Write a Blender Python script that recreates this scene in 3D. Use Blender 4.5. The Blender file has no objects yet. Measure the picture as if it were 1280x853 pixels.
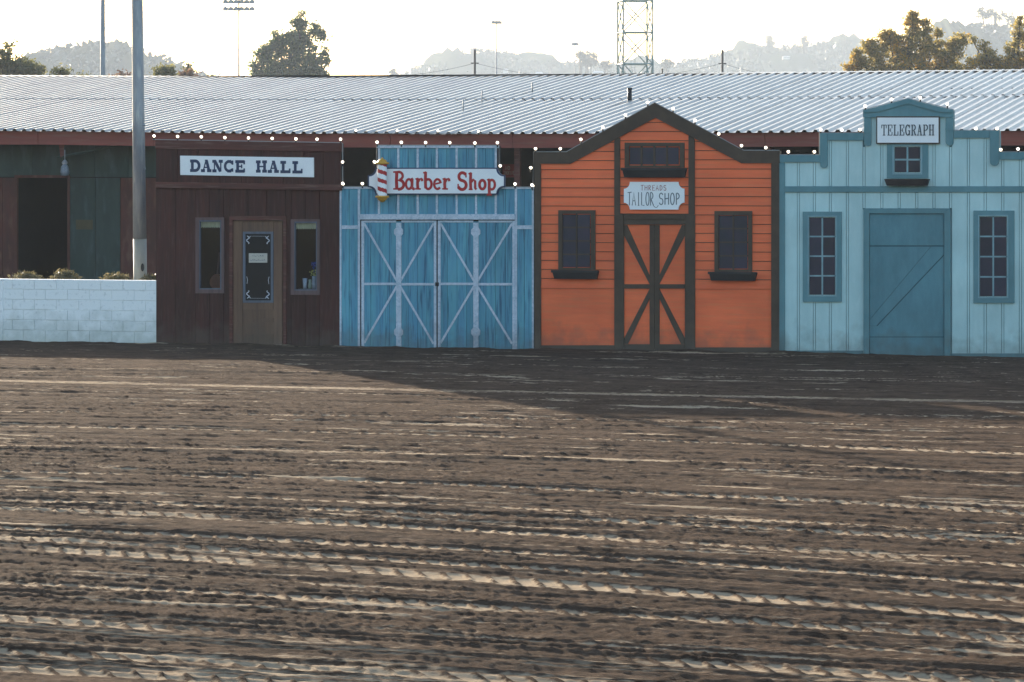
import bpy, math, random
import numpy as np
from mathutils import Vector, Matrix
random.seed(7)
S = bpy.context.scene
COL = S.collection
PI = math.pi

# ------------------------------------------------------------------ camera, world, sun
F = 4700.0            # focal length in reference pixels (1280 wide)
HZ = 200.0            # reference row of the horizon
H = 3.15              # eye height (grandstand)
AL = math.atan(.3096) # the row of shop fronts runs obliquely to the view
SA, CA = math.sin(AL), math.cos(AL)
CX, CY = 63.0 * SA, -63.0 * CA
cam_d = bpy.data.cameras.new('camera'); cam = bpy.data.objects.new('camera', cam_d); COL.objects.link(cam)
cam.location = (CX, CY, H); cam.rotation_euler = (PI / 2, 0, AL)
cam_d.sensor_width = 36; cam_d.lens = 36 * F / 1280
cam_d.shift_y = -(426.5 - HZ) / 1280
cam_d.clip_start = .5; cam_d.clip_end = 9000
S.camera = cam

SUN_EL, SUN_AZ = math.radians(10.3), math.radians(21.2) + AL     # azimuth: left of +Y
w = bpy.data.worlds.new('World'); S.world = w; w.use_nodes = True
nt = w.node_tree; bg = nt.nodes['Background']
sky = nt.nodes.new('ShaderNodeTexSky'); sky.sky_type = 'NISHITA'; sky.sun_disc = False
sky.sun_elevation = SUN_EL; sky.sun_rotation = -SUN_AZ
sky.air_density = 1.0; sky.dust_density = 1.6; sky.ozone_density = 1.8
nt.links.new(sky.outputs[0], bg.inputs[0]); bg.inputs[1].default_value = .12
sd = bpy.data.lights.new('sun', 'SUN'); sun = bpy.data.objects.new('sun', sd); COL.objects.link(sun)
sd.energy = 5.0; sd.angle = math.radians(.55); sd.color = (1, .86, .68)
sdir = Vector((-math.sin(SUN_AZ) * math.cos(SUN_EL), math.cos(SUN_AZ) * math.cos(SUN_EL), math.sin(SUN_EL)))
sun.rotation_euler = sdir.to_track_quat('Z', 'Y').to_euler()
S.view_settings.view_transform = 'Standard'; S.view_settings.look = 'None'
S.view_settings.exposure = 2.08; S.view_settings.gamma = 1
S.cycles.use_denoising = True; S.cycles.max_bounces = 6
S.cycles.diffuse_bounces = 3; S.cycles.glossy_bounces = 3; S.cycles.transparent_max_bounces = 8

# ------------------------------------------------------------------ geometry of the place
def A(x, y, off=0.0):
    """reference pixel -> (u, z) on the vertical plane Y = off"""
    t = (x - 640) / F
    D = off - CY
    up = D * (t * CA - SA) / (CA + t * SA)
    d = -up * SA + D * CA
    return (up + CX, H + (HZ - y) / F * d)
def G(x, y):
    """reference pixel -> point on the ground"""
    d = F * H / (y - HZ); xc = (x - 640) / F * d
    return (CX - SA * d + CA * xc, CY + CA * d + SA * xc)
def Dp(x, y, d):
    xc = (x - 640) / F * d
    return Vector((CX - SA * d + CA * xc, CY + CA * d + SA * xc, H + (HZ - y) / F * d))

# ------------------------------------------------------------------ materials
def new_mat(name):
    m = bpy.data.materials.new(name); m.use_nodes = True
    n = m.node_tree.nodes; b = n['Principled BSDF']
    return m, m.node_tree, b
def N(nt, t, **kw):
    n = nt.nodes.new(t)
    for k, v in kw.items(): setattr(n, k, v)
    return n
def painted(name, c1, c2=None, scale=(3, 3, 3), nscale=2.0, rough=.6, lo=.35, hi=.65, bump=.15, c3=None, detail=6, fine=40, island=0.0, spec=.3, metal=0.0, bdist=.01, splash=False):
    m, nt, b = new_mat(name); L = nt.links.new
    geo = N(nt, 'ShaderNodeNewGeometry'); mp = N(nt, 'ShaderNodeMapping'); mp.inputs['Scale'].default_value = scale
    L(geo.outputs['Position'], mp.inputs[0])
    no = N(nt, 'ShaderNodeTexNoise'); no.inputs['Scale'].default_value = nscale; no.inputs['Detail'].default_value = detail; no.inputs['Roughness'].default_value = .65
    L(mp.outputs[0], no.inputs['Vector'])
    mr = N(nt, 'ShaderNodeMapRange'); mr.inputs[1].default_value = lo; mr.inputs[2].default_value = hi
    L(no.outputs['Fac'], mr.inputs[0])
    mx = N(nt, 'ShaderNodeMix', data_type='RGBA'); mx.inputs[6].default_value = (*c1, 1); mx.inputs[7].default_value = (*(c2 or tuple(v * .75 for v in c1)), 1)
    L(mr.outputs[0], mx.inputs[0]); out = mx.outputs[2]
    if c3:
        n2 = N(nt, 'ShaderNodeTexNoise'); n2.inputs['Scale'].default_value = nscale * 3.1; n2.inputs['Detail'].default_value = 5
        L(mp.outputs[0], n2.inputs['Vector'])
        m2 = N(nt, 'ShaderNodeMapRange'); m2.inputs[1].default_value = .52; m2.inputs[2].default_value = .72
        L(n2.outputs['Fac'], m2.inputs[0])
        x2 = N(nt, 'ShaderNodeMix', data_type='RGBA'); x2.inputs[7].default_value = (*c3, 1)
        L(m2.outputs[0], x2.inputs[0]); L(out, x2.inputs[6]); out = x2.outputs[2]
    if splash:
        sx = N(nt, 'ShaderNodeSeparateXYZ'); L(geo.outputs['Position'], sx.inputs[0])
        n5 = N(nt, 'ShaderNodeTexNoise'); n5.inputs['Scale'].default_value = 4; n5.inputs['Detail'].default_value = 7; L(geo.outputs['Position'], n5.inputs['Vector'])
        m5 = N(nt, 'ShaderNodeMath', operation='MULTIPLY_ADD'); m5.inputs[1].default_value = 1.1; m5.inputs[2].default_value = -.36; L(n5.outputs['Fac'], m5.inputs[0])
        s5 = N(nt, 'ShaderNodeMath', operation='SUBTRACT'); L(m5.outputs[0], s5.inputs[0]); L(sx.outputs[2], s5.inputs[1])
        r5 = N(nt, 'ShaderNodeMapRange'); r5.inputs[1].default_value = -.20; r5.inputs[2].default_value = .18; r5.inputs[4].default_value = .42; L(s5.outputs[0], r5.inputs[0])
        x5 = N(nt, 'ShaderNodeMix', data_type='RGBA'); x5.inputs[7].default_value = (.085, .07, .055, 1); L(r5.outputs[0], x5.inputs[0]); L(out, x5.inputs[6]); out = x5.outputs[2]
        n6 = N(nt, 'ShaderNodeTexNoise'); n6.inputs['Scale'].default_value = .9; n6.inputs['Detail'].default_value = 5; L(geo.outputs['Position'], n6.inputs['Vector'])
        r6 = N(nt, 'ShaderNodeMapRange'); r6.inputs[1].default_value = .3; r6.inputs[2].default_value = .7; r6.inputs[3].default_value = .86; r6.inputs[4].default_value = 1.12; L(n6.outputs['Fac'], r6.inputs[0])
        h6 = N(nt, 'ShaderNodeHueSaturation'); L(r6.outputs[0], h6.inputs['Value']); L(out, h6.inputs['Color']); out = h6.outputs[0]
    if island:
        hs = N(nt, 'ShaderNodeHueSaturation'); oi = N(nt, 'ShaderNodeObjectInfo')
        m3 = N(nt, 'ShaderNodeMapRange'); m3.inputs[3].default_value = 1 - island; m3.inputs[4].default_value = 1 + island
        L(oi.outputs['Random'], m3.inputs[0]); L(m3.outputs[0], hs.inputs['Value']); L(out, hs.inputs['Color']); out = hs.outputs[0]
    L(out, b.inputs['Base Color'])
    b.inputs['Roughness'].default_value = rough; b.inputs['Specular IOR Level'].default_value = spec; b.inputs['Metallic'].default_value = metal
    if bump:
        n3 = N(nt, 'ShaderNodeTexNoise'); n3.inputs['Scale'].default_value = fine; n3.inputs['Detail'].default_value = 4
        L(mp.outputs[0], n3.inputs['Vector'])
        bp = N(nt, 'ShaderNodeBump'); bp.inputs['Strength'].default_value = bump; bp.inputs['Distance'].default_value = bdist
        L(n3.outputs['Fac'], bp.inputs['Height']); L(bp.outputs[0], b.inputs['Normal'])
    return m
V = (6, 6, .5)      # grain running up and down
HG = (.5, 6, 6)     # grain running along
M = {}
M['maroon'] = painted('maroon_planks', (.060, .015, .011), (.030, .009, .007), V, 1.6, .75, island=.16, c3=(.065, .028, .024), splash=True)
M['maroon_trim'] = painted('maroon_trim', (.110, .032, .024), (.06, .02, .016), HG, 1.5, .7, c3=(.13, .07, .055))
M['door_wood'] = painted('door_wood', (.16, .088, .055), (.095, .052, .035), V, 1.8, .65, island=.12, splash=True)
M['plum_frame'] = painted('plum_frame', (.135, .080, .080), (.085, .052, .052), V, 2, .6)
M['slate_frame'] = painted('slate_frame', (.11, .13, .17), (.08, .09, .12), V, 2, .6)
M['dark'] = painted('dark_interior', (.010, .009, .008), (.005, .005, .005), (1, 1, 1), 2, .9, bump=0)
M['blue'] = painted('weathered_blue', (.078, .235, .345), (.10, .30, .37), (7, 7, .45), 1.3, .75, .38, .62, .25, c3=(.03, .10, .17), island=.10, splash=True)
M['whitewash'] = painted('whitewashed_strip', (.52, .56, .63), (.34, .40, .47), (5, 5, 5), 3, .8, .4, .7, .3, c3=(.24, .36, .46), splash=True)
M['white'] = painted('sign_white', (.80, .80, .80), (.74, .75, .77), (2, 2, 2), 2, .5, bump=.02)
M['navy'] = painted('navy_paint', (.020, .035, .085), (.028, .045, .10), (5, 5, 5), 4, .5, bump=.02)
M['red'] = painted('red_paint', (.42, .018, .022), (.33, .012, .015), (5, 5, 5), 4, .5, bump=.02)
M['grey_ink'] = painted('grey_ink', (.10, .12, .14), (.14, .16, .18), (9, 9, 9), 4, .6, bump=0)
M['rose_ink'] = painted('rose_ink', (.30, .10, .10), (.38, .16, .15), (9, 9, 9), 4, .6, bump=0)
M['teal_ink'] = painted('dark_teal_ink', (.03, .045, .06), (.05, .07, .09), (9, 9, 9), 4, .6, bump=0)
M['gold'] = painted('gold_paint', (.55, .30, .035), (.42, .20, .02), (9, 9, 9), 4, .45, bump=.02)
M['orange'] = painted('orange_siding', (.80, .15, .050), (.68, .12, .042), HG, 1.4, .6, island=.035, c3=(.66, .15, .055), bump=.2, splash=True)
M['brown_trim'] = painted('brown_trim', (.066, .042, .027), (.046, .030, .020), (3, 3, 3), 2, .6, splash=True)
M['black_box'] = painted('black_box', (.016, .016, .020), (.010, .010, .012), (3, 3, 3), 3, .5)
M['pane'] = painted('dark_pane', (.014, .020, .036), (.030, .024, .046), (2, 2, 2), 2.2, .3, bump=.03, spec=.25, island=.25)
M['door_glass'] = painted('black_door_glass', (.005, .007, .011), None, (2, 2, 2), 2, .3, bump=0, spec=.2)
M['teal_groove'] = painted('teal_groove', (.035, .09, .11), None, (3, 3, 3), 2, .8, bump=0)
M['aqua'] = painted('pale_aqua_boards', (.43, .59, .59), (.38, .545, .55), (3, 3, .7), 1.5, .65, island=.03, c3=(.45, .60, .60), bump=.2, splash=True)
M['teal'] = painted('teal_trim', (.105, .225, .25), (.085, .19, .215), (3, 3, 1), 2, .6, bump=.15, splash=True)
M['teal_door'] = painted('teal_door', (.09, .215, .25), (.075, .18, .215), (3, 3, 1), 2, .6, bump=.2, splash=True)
M['muntin'] = painted('pale_muntin', (.22, .36, .40), None, (3, 3, 3), 2, .6, bump=0)
M['roof'] = painted('galvanised_roof', (.29, .272, .25), (.20, .19, .18), (1.2, .25, 1), 1.2, .36, .3, .7, .05, c3=(.31, .30, .285), island=.05, metal=.6, spec=.5)
M['roof_edge'] = painted('dark_screw', (.05, .05, .055), None, (1, 1, 1), 1, .7, bump=0)
M['fascia'] = painted('rust_red_fascia', (.24, .062, .045), (.17, .045, .036), HG, 1, .7, c3=(.19, .075, .055))
M['barn_green'] = painted('dark_green_wall', (.030, .050, .042), (.020, .034, .030), (3, 3, 1), .7, .8, c3=(.040, .062, .060), island=.12)
M['barn_red'] = painted('dull_red_wall', (.095, .028, .020), (.055, .022, .017), (3, 3, 1), .8, .8, c3=(.11, .05, .035))
M['galv'] = painted('galvanised_pole', (.30, .32, .35), (.22, .24, .28), (3, 3, .6), 2, .45, metal=.5, c3=(.36, .37, .38), bump=.05)
M['galv_far'] = painted('grey_far_pole', (.30, .31, .32), None, (1, 1, 1), 1, .6, bump=0)
M['tan_sunlight'] = painted('pole_tan_sunlight', (.34, .31, .25), (.27, .25, .21), (3, 3, 1), 2, .6, bump=.05)
M['timber'] = painted('utility_pole_timber', (.06, .05, .045), None, (1, 1, 1), 1, .8, bump=0)
M['tower'] = painted('pale_green_steel', (.30, .37, .35), None, (1, 1, 1), 1, .6, bump=0)
M['lantern'] = painted('pale_lantern', (.20, .215, .23), (.09, .12, .17), (20, 20, 20), 3, .4, bump=0)
M['guitar'] = painted('brown_guitar', (.20, .075, .040), (.15, .05, .03), (9, 9, 3), 2, .5, bump=0)
M['cream'] = painted('cream_lace', (.62, .57, .38), (.42, .40, .27), (30, 30, 4), 2, .8, bump=0)
M['cup'] = painted('pale_cup', (.55, .58, .66), None, (9, 9, 9), 2, .5, bump=0)
M['yellow'] = painted('yellow_green', (.62, .60, .20), None, (9, 9, 9), 2, .5, bump=0)
M['sage'] = painted('sage_glass', (.34, .42, .34), None, (9, 9, 9), 2, .5, bump=0)
M['bluecap'] = painted('bright_blue', (.05, .12, .48), None, (9, 9, 9), 2, .5, bump=0)
M['paper'] = painted('cream_paper', (.50, .46, .40), (.42, .38, .33), (30, 30, 30), 2, .8, bump=0)
M['dullred_sign'] = painted('dull_red_sign', (.20, .022, .022), None, (9, 9, 9), 2, .7, bump=0)
M['dull_white'] = painted('dull_white_print', (.30, .25, .22), None, (9, 9, 9), 2, .8, bump=0)
M['house'] = painted('pale_stucco', (.62, .60, .55), None, (1, 1, 1), .3, .8, bump=0)
M['tile'] = painted('far_roof_tile', (.16, .12, .10), None, (1, 1, 1), .3, .8, bump=0)
M['window_far'] = painted('far_window', (.03, .035, .04), None, (1, 1, 1), .3, .3, bump=0)
M['bark'] = painted('bark', (.085, .065, .050), (.05, .04, .03), (4, 4, 1), 2, .9, bump=.3)
M['wire'] = painted('pale_cable', (.30, .30, .30), None, (1, 1, 1), 1, .6, bump=0)
M['black_wire'] = painted('black_cable', (.05, .05, .05), None, (1, 1, 1), 1, .6, bump=0)
M['straw'] = painted('dry_straw', (.30, .24, .12), (.18, .16, .08), (9, 9, 9), 3, .9, bump=0)

def block_mat():
    m, nt, b = new_mat('whitewashed_block'); L = nt.links.new
    geo = N(nt, 'ShaderNodeNewGeometry'); sx = N(nt, 'ShaderNodeSeparateXYZ'); L(geo.outputs['Position'], sx.inputs[0])
    no = N(nt, 'ShaderNodeTexNoise'); no.inputs['Scale'].default_value = 5; no.inputs['Detail'].default_value = 8
    L(geo.outputs['Position'], no.inputs['Vector'])
    a = N(nt, 'ShaderNodeMath', operation='MULTIPLY_ADD'); a.inputs[1].default_value = .9; a.inputs[2].default_value = -.35
    L(no.outputs['Fac'], a.inputs[0])
    s = N(nt, 'ShaderNodeMath', operation='SUBTRACT'); L(a.outputs[0], s.inputs[0]); L(sx.outputs[2], s.inputs[1])
    mr = N(nt, 'ShaderNodeMapRange'); mr.inputs[1].default_value = -.45; mr.inputs[2].default_value = .08; L(s.outputs[0], mr.inputs[0])
    mx = N(nt, 'ShaderNodeMix', data_type='RGBA'); mx.inputs[6].default_value = (.80, .80, .79, 1); mx.inputs[7].default_value = (.50, .52, .49, 1)
    L(mr.outputs[0], mx.inputs[0])
    n2 = N(nt, 'ShaderNodeTexNoise'); n2.inputs['Scale'].default_value = 14; n2.inputs['Detail'].default_value = 6; L(geo.outputs['Position'], n2.inputs['Vector'])
    m2 = N(nt, 'ShaderNodeMapRange'); m2.inputs[1].default_value = .56; m2.inputs[2].default_value = .75; m2.inputs[4].default_value = .5; L(n2.outputs['Fac'], m2.inputs[0])
    x2 = N(nt, 'ShaderNodeMix', data_type='RGBA'); x2.inputs[7].default_value = (.40, .42, .42, 1); L(m2.outputs[0], x2.inputs[0]); L(mx.outputs[2], x2.inputs[6])
    L(x2.outputs[2], b.inputs['Base Color']); b.inputs['Roughness'].default_value = .8
    bp = N(nt, 'ShaderNodeBump'); bp.inputs['Strength'].default_value = .4; bp.inputs['Distance'].default_value = .01
    n3 = N(nt, 'ShaderNodeTexNoise'); n3.inputs['Scale'].default_value = 45; L(geo.outputs['Position'], n3.inputs['Vector']); L(n3.outputs['Fac'], bp.inputs['Height']); L(bp.outputs[0], b.inputs['Normal'])
    return m
M['block'] = block_mat(); M['barn_patch'] = painted('faded_tan_patch', (.07, .06, .03), None, (3, 3, 3), 2, .8)

def leaf_mat(name, c1, c2, c3, trans=.35):
    m, nt, b = new_mat(name); L = nt.links.new
    geo = N(nt, 'ShaderNodeNewGeometry'); cr = N(nt, 'ShaderNodeValToRGB')
    cr.color_ramp.elements[0].color = (*c1, 1); cr.color_ramp.elements[1].color = (*c3, 1)
    e = cr.color_ramp.elements.new(.5); e.color = (*c2, 1)
    L(geo.outputs['Random Per Island'], cr.inputs[0]); L(cr.outputs[0], b.inputs['Base Color']); b.inputs['Roughness'].default_value = .6
    tr = N(nt, 'ShaderNodeBsdfTranslucent'); L(cr.outputs[0], tr.inputs[0])
    mx = N(nt, 'ShaderNodeMixShader'); mx.inputs[0].default_value = trans
    L(b.outputs[0], mx.inputs[1]); L(tr.outputs[0], mx.inputs[2]); L(mx.outputs[0], nt.nodes['Material Output'].inputs[0])
    return m
M['leaf_dark'] = leaf_mat('dark_evergreen_leaf', (.020, .042, .016), (.050, .090, .035), (.14, .18, .06), .5)
M['leaf_gold'] = leaf_mat('olive_gold_leaf', (.12, .12, .04), (.27, .22, .07), (.46, .33, .09), .6)
M['leaf_yellow'] = leaf_mat('yellow_autumn_leaf', (.40, .22, .03), (.55, .30, .03), (.65, .36, .03), .5)
M['leaf_olive'] = leaf_mat('olive_leaf', (.08, .09, .035), (.13, .13, .05), (.20, .18, .07), .5)
M['leaf_rust'] = leaf_mat('reddish_brush', (.12, .065, .045), (.16, .09, .06), (.20, .13, .08), .35)
M['leaf_far'] = leaf_mat('far_hill_leaf', (.042, .054, .032), (.050, .060, .035), (.060, .068, .04), .05)
M['weed'] = leaf_mat('dry_weed', (.09, .08, .035), (.13, .11, .05), (.19, .15, .075), .3)

def glass_mat():
    m, nt, b = new_mat('window_glass'); L = nt.links.new
    t = N(nt, 'ShaderNodeBsdfTransparent'); t.inputs[0].default_value = (.85, .88, .9, 1)
    g = N(nt, 'ShaderNodeBsdfGlossy'); g.inputs['Roughness'].default_value = .08
    mx = N(nt, 'ShaderNodeMixShader'); mx.inputs[0].default_value = .02
    L(t.outputs[0], mx.inputs[1]); L(g.outputs[0], mx.inputs[2]); L(mx.outputs[0], nt.nodes['Material Output'].inputs[0]); return m
M['glass'] = glass_mat()
def emit_mat():
    m, nt, b = new_mat('lit_bulb'); b.inputs['Base Color'].default_value = (.8, .75, .65, 1)
    b.inputs['Emission Color'].default_value = (1, .86, .66, 1); b.inputs['Emission Strength'].default_value = .8; return m
M['bulb'] = emit_mat()

# ------------------------------------------------------------------ object helpers
def tag(o, label=None, cat=None, group=None, kind=None):
    if label: o['label'] = label
    if cat: o['category'] = cat
    if group: o['group'] = group
    if kind: o['kind'] = kind
    return o
def empty(name, loc, label, cat, group=None):
    o = bpy.data.objects.new(name, None); COL.objects.link(o); o.location = loc; o.empty_display_size = .3
    return tag(o, label, cat, group)
class MB:
    def __init__(s): s.v = []; s.f = []; s.mi = []; s.cur = 0
    def add(s, vs, fs):
        k = len(s.v); s.v += [tuple(p) for p in vs]; s.f += [tuple(i + k for i in f) for f in fs]; s.mi += [s.cur] * len(fs)
    def box(s, x0, x1, y0, y1, z0, z1):
        x0, x1 = sorted((x0, x1)); y0, y1 = sorted((y0, y1)); z0, z1 = sorted((z0, z1))
        s.add([(x0, y0, z0), (x1, y0, z0), (x1, y1, z0), (x0, y1, z0), (x0, y0, z1), (x1, y0, z1), (x1, y1, z1), (x0, y1, z1)],
              [(0, 3, 2, 1), (4, 5, 6, 7), (0, 1, 5, 4), (1, 2, 6, 5), (2, 3, 7, 6), (3, 0, 4, 7)])
    def prism(s, poly, yf, yb):
        """poly [(u, z)]; yf front Y (may be a function of z), yb back Y"""
        n = len(poly)
        a = sum(poly[i][0] * poly[(i + 1) % n][1] - poly[(i + 1) % n][0] * poly[i][1] for i in range(n))
        if a < 0: poly = poly[::-1]
        f = yf if callable(yf) else (lambda z: yf)
        vs = [(u, f(z), z) for u, z in poly] + [(u, yb, z) for u, z in poly]
        s.add(vs, [tuple(range(n)), tuple(range(2 * n - 1, n - 1, -1))] + [(i, i + n, (i + 1) % n + n, (i + 1) % n) for i in range(n)])
    def tube(s, pts, rs, n=8, cap=True):
        rings = []; pts = [Vector(p) for p in pts]
        if not hasattr(rs, '__len__'): rs = [rs] * len(pts)
        for i, p in enumerate(pts):
            t = (pts[min(i + 1, len(pts) - 1)] - pts[max(i - 1, 0)])
            t = t.normalized() if t.length > 1e-6 else Vector((0, 0, 1))
            a = Vector((0, 0, 1)) if abs(t.z) < .9 else Vector((1, 0, 0))
            e1 = t.cross(a).normalized(); e2 = t.cross(e1)
            rings.append([p + (e1 * math.cos(2 * PI * k / n) + e2 * math.sin(2 * PI * k / n)) * rs[i] for k in range(n)])
        vs = [q for r in rings for q in r]; fs = []
        for i in range(len(pts) - 1):
            for k in range(n):
                fs.append((i * n + k, i * n + (k + 1) % n, (i + 1) * n + (k + 1) % n, (i + 1) * n + k))
        if cap: fs += [tuple(range(n - 1, -1, -1)), tuple((len(pts) - 1) * n + k for k in range(n))]
        s.add(vs, fs)
    def lathe(s, c, prof, n=12):
        """prof [(r, z)] about a vertical axis at c"""
        s.tube([(c[0], c[1], c[2] + z) for r, z in prof], [max(r, .0005) for r, z in prof], n)
    def build(s, name, mat, parent=None, smooth=False, loc=None):
        me = bpy.data.meshes.new(name); off = Vector(loc) if loc is not None else (parent_loc(parent))
        me.from_pydata([(a - off.x, b - off.y, c - off.z) for a, b, c in s.v], [], s.f)
        mats = mat if isinstance(mat, (list, tuple)) else [mat]
        for mm in mats: me.materials.append(M[mm] if isinstance(mm, str) else mm)
        if len(mats) > 1: me.polygons.foreach_set('material_index', s.mi)
        if smooth: me.polygons.foreach_set('use_smooth', [True] * len(me.polygons))
        me.update()
        o = bpy.data.objects.new(name, me); COL.objects.link(o)
        if parent is not None: o.parent = parent
        else: o.location = off
        return o
def parent_loc(p):
    v = Vector((0, 0, 0))
    while p is not None: v = v + Vector(p.location); p = p.parent
    return v
def bevel(o, w=.006, seg=1):
    md = o.modifiers.new('bevel', 'BEVEL'); md.width = w; md.segments = seg; md.limit_method = 'ANGLE'; return o
def GZ(pts, off):   # pixel polygon -> plane polygon; rows below the foot of the wall drop to the ground
    r = []
    for x, y in pts:
        u, z = A(x, y, off)
        r.append((u, z))
    return r
def pp(name, pts, front, back, mat, parent, bev=0):
    """prism from a reference-pixel outline measured on the plane Y = front"""
    m = MB(); m.prism(GZ(pts, front), front, back); o = m.build(name, mat, parent)
    if bev: bevel(o, bev)
    return o
GR = 460           # row far enough down to reach into the soil at a wall's foot
def zb(u): return -.03
def rect(name, x0, y0, x1, y1, front, back, mat, parent, bev=0, base=False):
    u0, z0 = A(x0, y0, front); u1, z1 = A(x1, y0, front)
    v0 = -.03 if base else A(x0, y1, front)[1]; v1 = -.03 if base else A(x1, y1, front)[1]
    m = MB(); m.prism([(u0, v0), (u1, v1), (u1, z1), (u0, z0)], front, back); o = m.build(name, mat, parent)
    if bev: bevel(o, bev)
    return o
def stripe(name, x0, y0, x1, y1, wpx, front, back, mat, parent):
    """a straight board between two pixel points, wpx wide"""
    a = Vector(A(x0, y0, front)); b = Vector(A(x1, y1, front)); t = (b - a).normalized(); n = Vector((-t.y, t.x)) * (wpx / 74 / 2)
    m = MB(); m.prism([tuple(a - n), tuple(b - n), tuple(b + n), tuple(a + n)], front, back); return m.build(name, mat, parent)
def clip(poly, f):
    out = []
    for i in range(len(poly)):
        p, q = poly[i], poly[(i + 1) % len(poly)]; a, b = f(p), f(q)
        if a >= 0: out.append(p)
        if (a >= 0) != (b >= 0):
            t = a / (a - b); out.append((p[0] + (q[0] - p[0]) * t, p[1] + (q[1] - p[1]) * t))
    return out
def clip_u(poly, a, b): return clip(clip(poly, lambda p: p[0] - a), lambda p: b - p[0])
def clip_z(poly, a, b): return clip(clip(poly, lambda p: p[1] - a), lambda p: b - p[1])
def vboards(root, poly, edges, mat, front=0.0, back=.02, name='board', gap=.006, jit=.003):
    """vertical boards filling poly (u, z)"""
    for a, b in zip(edges[:-1], edges[1:]):
        c = clip_u(poly, a + gap / 2, b - gap / 2)
        if len(c) < 3 or b - a < .03: continue
        m = MB(); m.prism(c, front - random.random() * jit, back); m.build(name, mat, root)

# ------------------------------------------------------------------ lettering (strokes drawn in a unit box)
def arc(cx, cy, rx, ry, a0, a1, n=10):
    return [(cx + rx * math.cos(math.radians(a0 + (a1 - a0) * i / n)), cy + ry * math.sin(math.radians(a0 + (a1 - a0) * i / n))) for i in range(n + 1)]
def slab(ch, st, sf, th):
    """Wild-West slab serif: st stem, sf serif height, th thin stroke -> list of (points, width), advance 1"""
    b, t = sf / 2, 1 - sf / 2
    foot = lambda x, w=.40: ([(x - w / 2, b), (x + w / 2, b)], sf); head = lambda x, w=.40: ([(x - w / 2, t), (x + w / 2, t)], sf)
    st2 = lambda x: ([(x, 0.02), (x, .98)], st)
    g = {
     'D': [st2(.24), ([(.02, b), (.55, b)], sf), ([(.02, t), (.55, t)], sf), (arc(.52, .5, .36, .5 - sf / 2, -90, 90, 14), st)],
     'A': [([(.20, .05), (.47, .97)], th), ([(.50, .97), (.78, .05)], st), foot(.18, .38), foot(.78, .42), ([(.30, .38), (.68, .38)], th), ([(.36, .96), (.56, .96)], .08)],
     'N': [([(.20, .02), (.20, .97)], th), ([(.22, .95), (.76, .06)], st), ([(.80, .05), (.80, .98)], th), foot(.20, .40), head(.16, .32), head(.80, .38)],
     'C': [(arc(.52, .5, .38, .5 - sf / 2, 40, 320, 20), st * .9), ([(.84, .62), (.84, .96)], st * .6), ([(.84, .06), (.84, .34)], st * .6), ([(.36, b), (.72, b)], sf), ([(.36, t), (.72, t)], sf)],
     'E': [st2(.26), ([(.04, b), (.90, b)], sf), ([(.04, t), (.90, t)], sf), ([(.28, .5), (.62, .5)], th), ([(.64, .34), (.64, .66)], th), ([(.88, .03), (.88, .34)], th * 1.3), ([(.88, .66), (.88, .97)], th * 1.3)],
     'H': [st2(.22), st2(.78), foot(.22, .42), foot(.78, .42), head(.22, .42), head(.78, .42), ([(.24, .5), (.76, .5)], th)],
     'L': [st2(.30), head(.30, .50), ([(.05, b), (.92, b)], sf), ([(.88, .03), (.88, .38)], th * 1.3)],
     'T': [st2(.5), foot(.5, .48), ([(.05, t), (.95, t)], sf), ([(.09, .66), (.09, .97)], th * 1.3), ([(.91, .66), (.91, .97)], th * 1.3)],
     'G': [(arc(.50, .5, .36, .5 - sf / 2, 40, 320, 20), st), ([(.82, .66), (.82, .97)], th * 1.2), ([(.80, .04), (.80, .42)], st), ([(.55, .44), (.95, .44)], sf)],
     'R': [st2(.24), ([(.03, b), (.45, b)], sf), ([(.03, t), (.55, t)], sf), (arc(.52, .73, .28, .27 - sf / 2, -90, 90, 12), st * .9), ([(.26, .47), (.54, .47)], th), ([(.55, .46), (.80, .08)], st), ([(.68, b), (.98, b)], sf)],
     'P': [st2(.26), ([(.04, b), (.52, b)], sf), ([(.04, t), (.56, t)], sf), (arc(.55, .72, .30, .28 - sf / 2, -90, 90, 12), st * .9), ([(.28, .45), (.56, .45)], th)],
     'S': [(arc(.5, .73, .30, .21, 30, 270, 12) + arc(.5, .27, .30, .21, 90, -150, 12), st), ([(.80, .64), (.80, .96)], th), ([(.20, .04), (.20, .36)], th)],
    }
    return g.get(ch, [])
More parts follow.
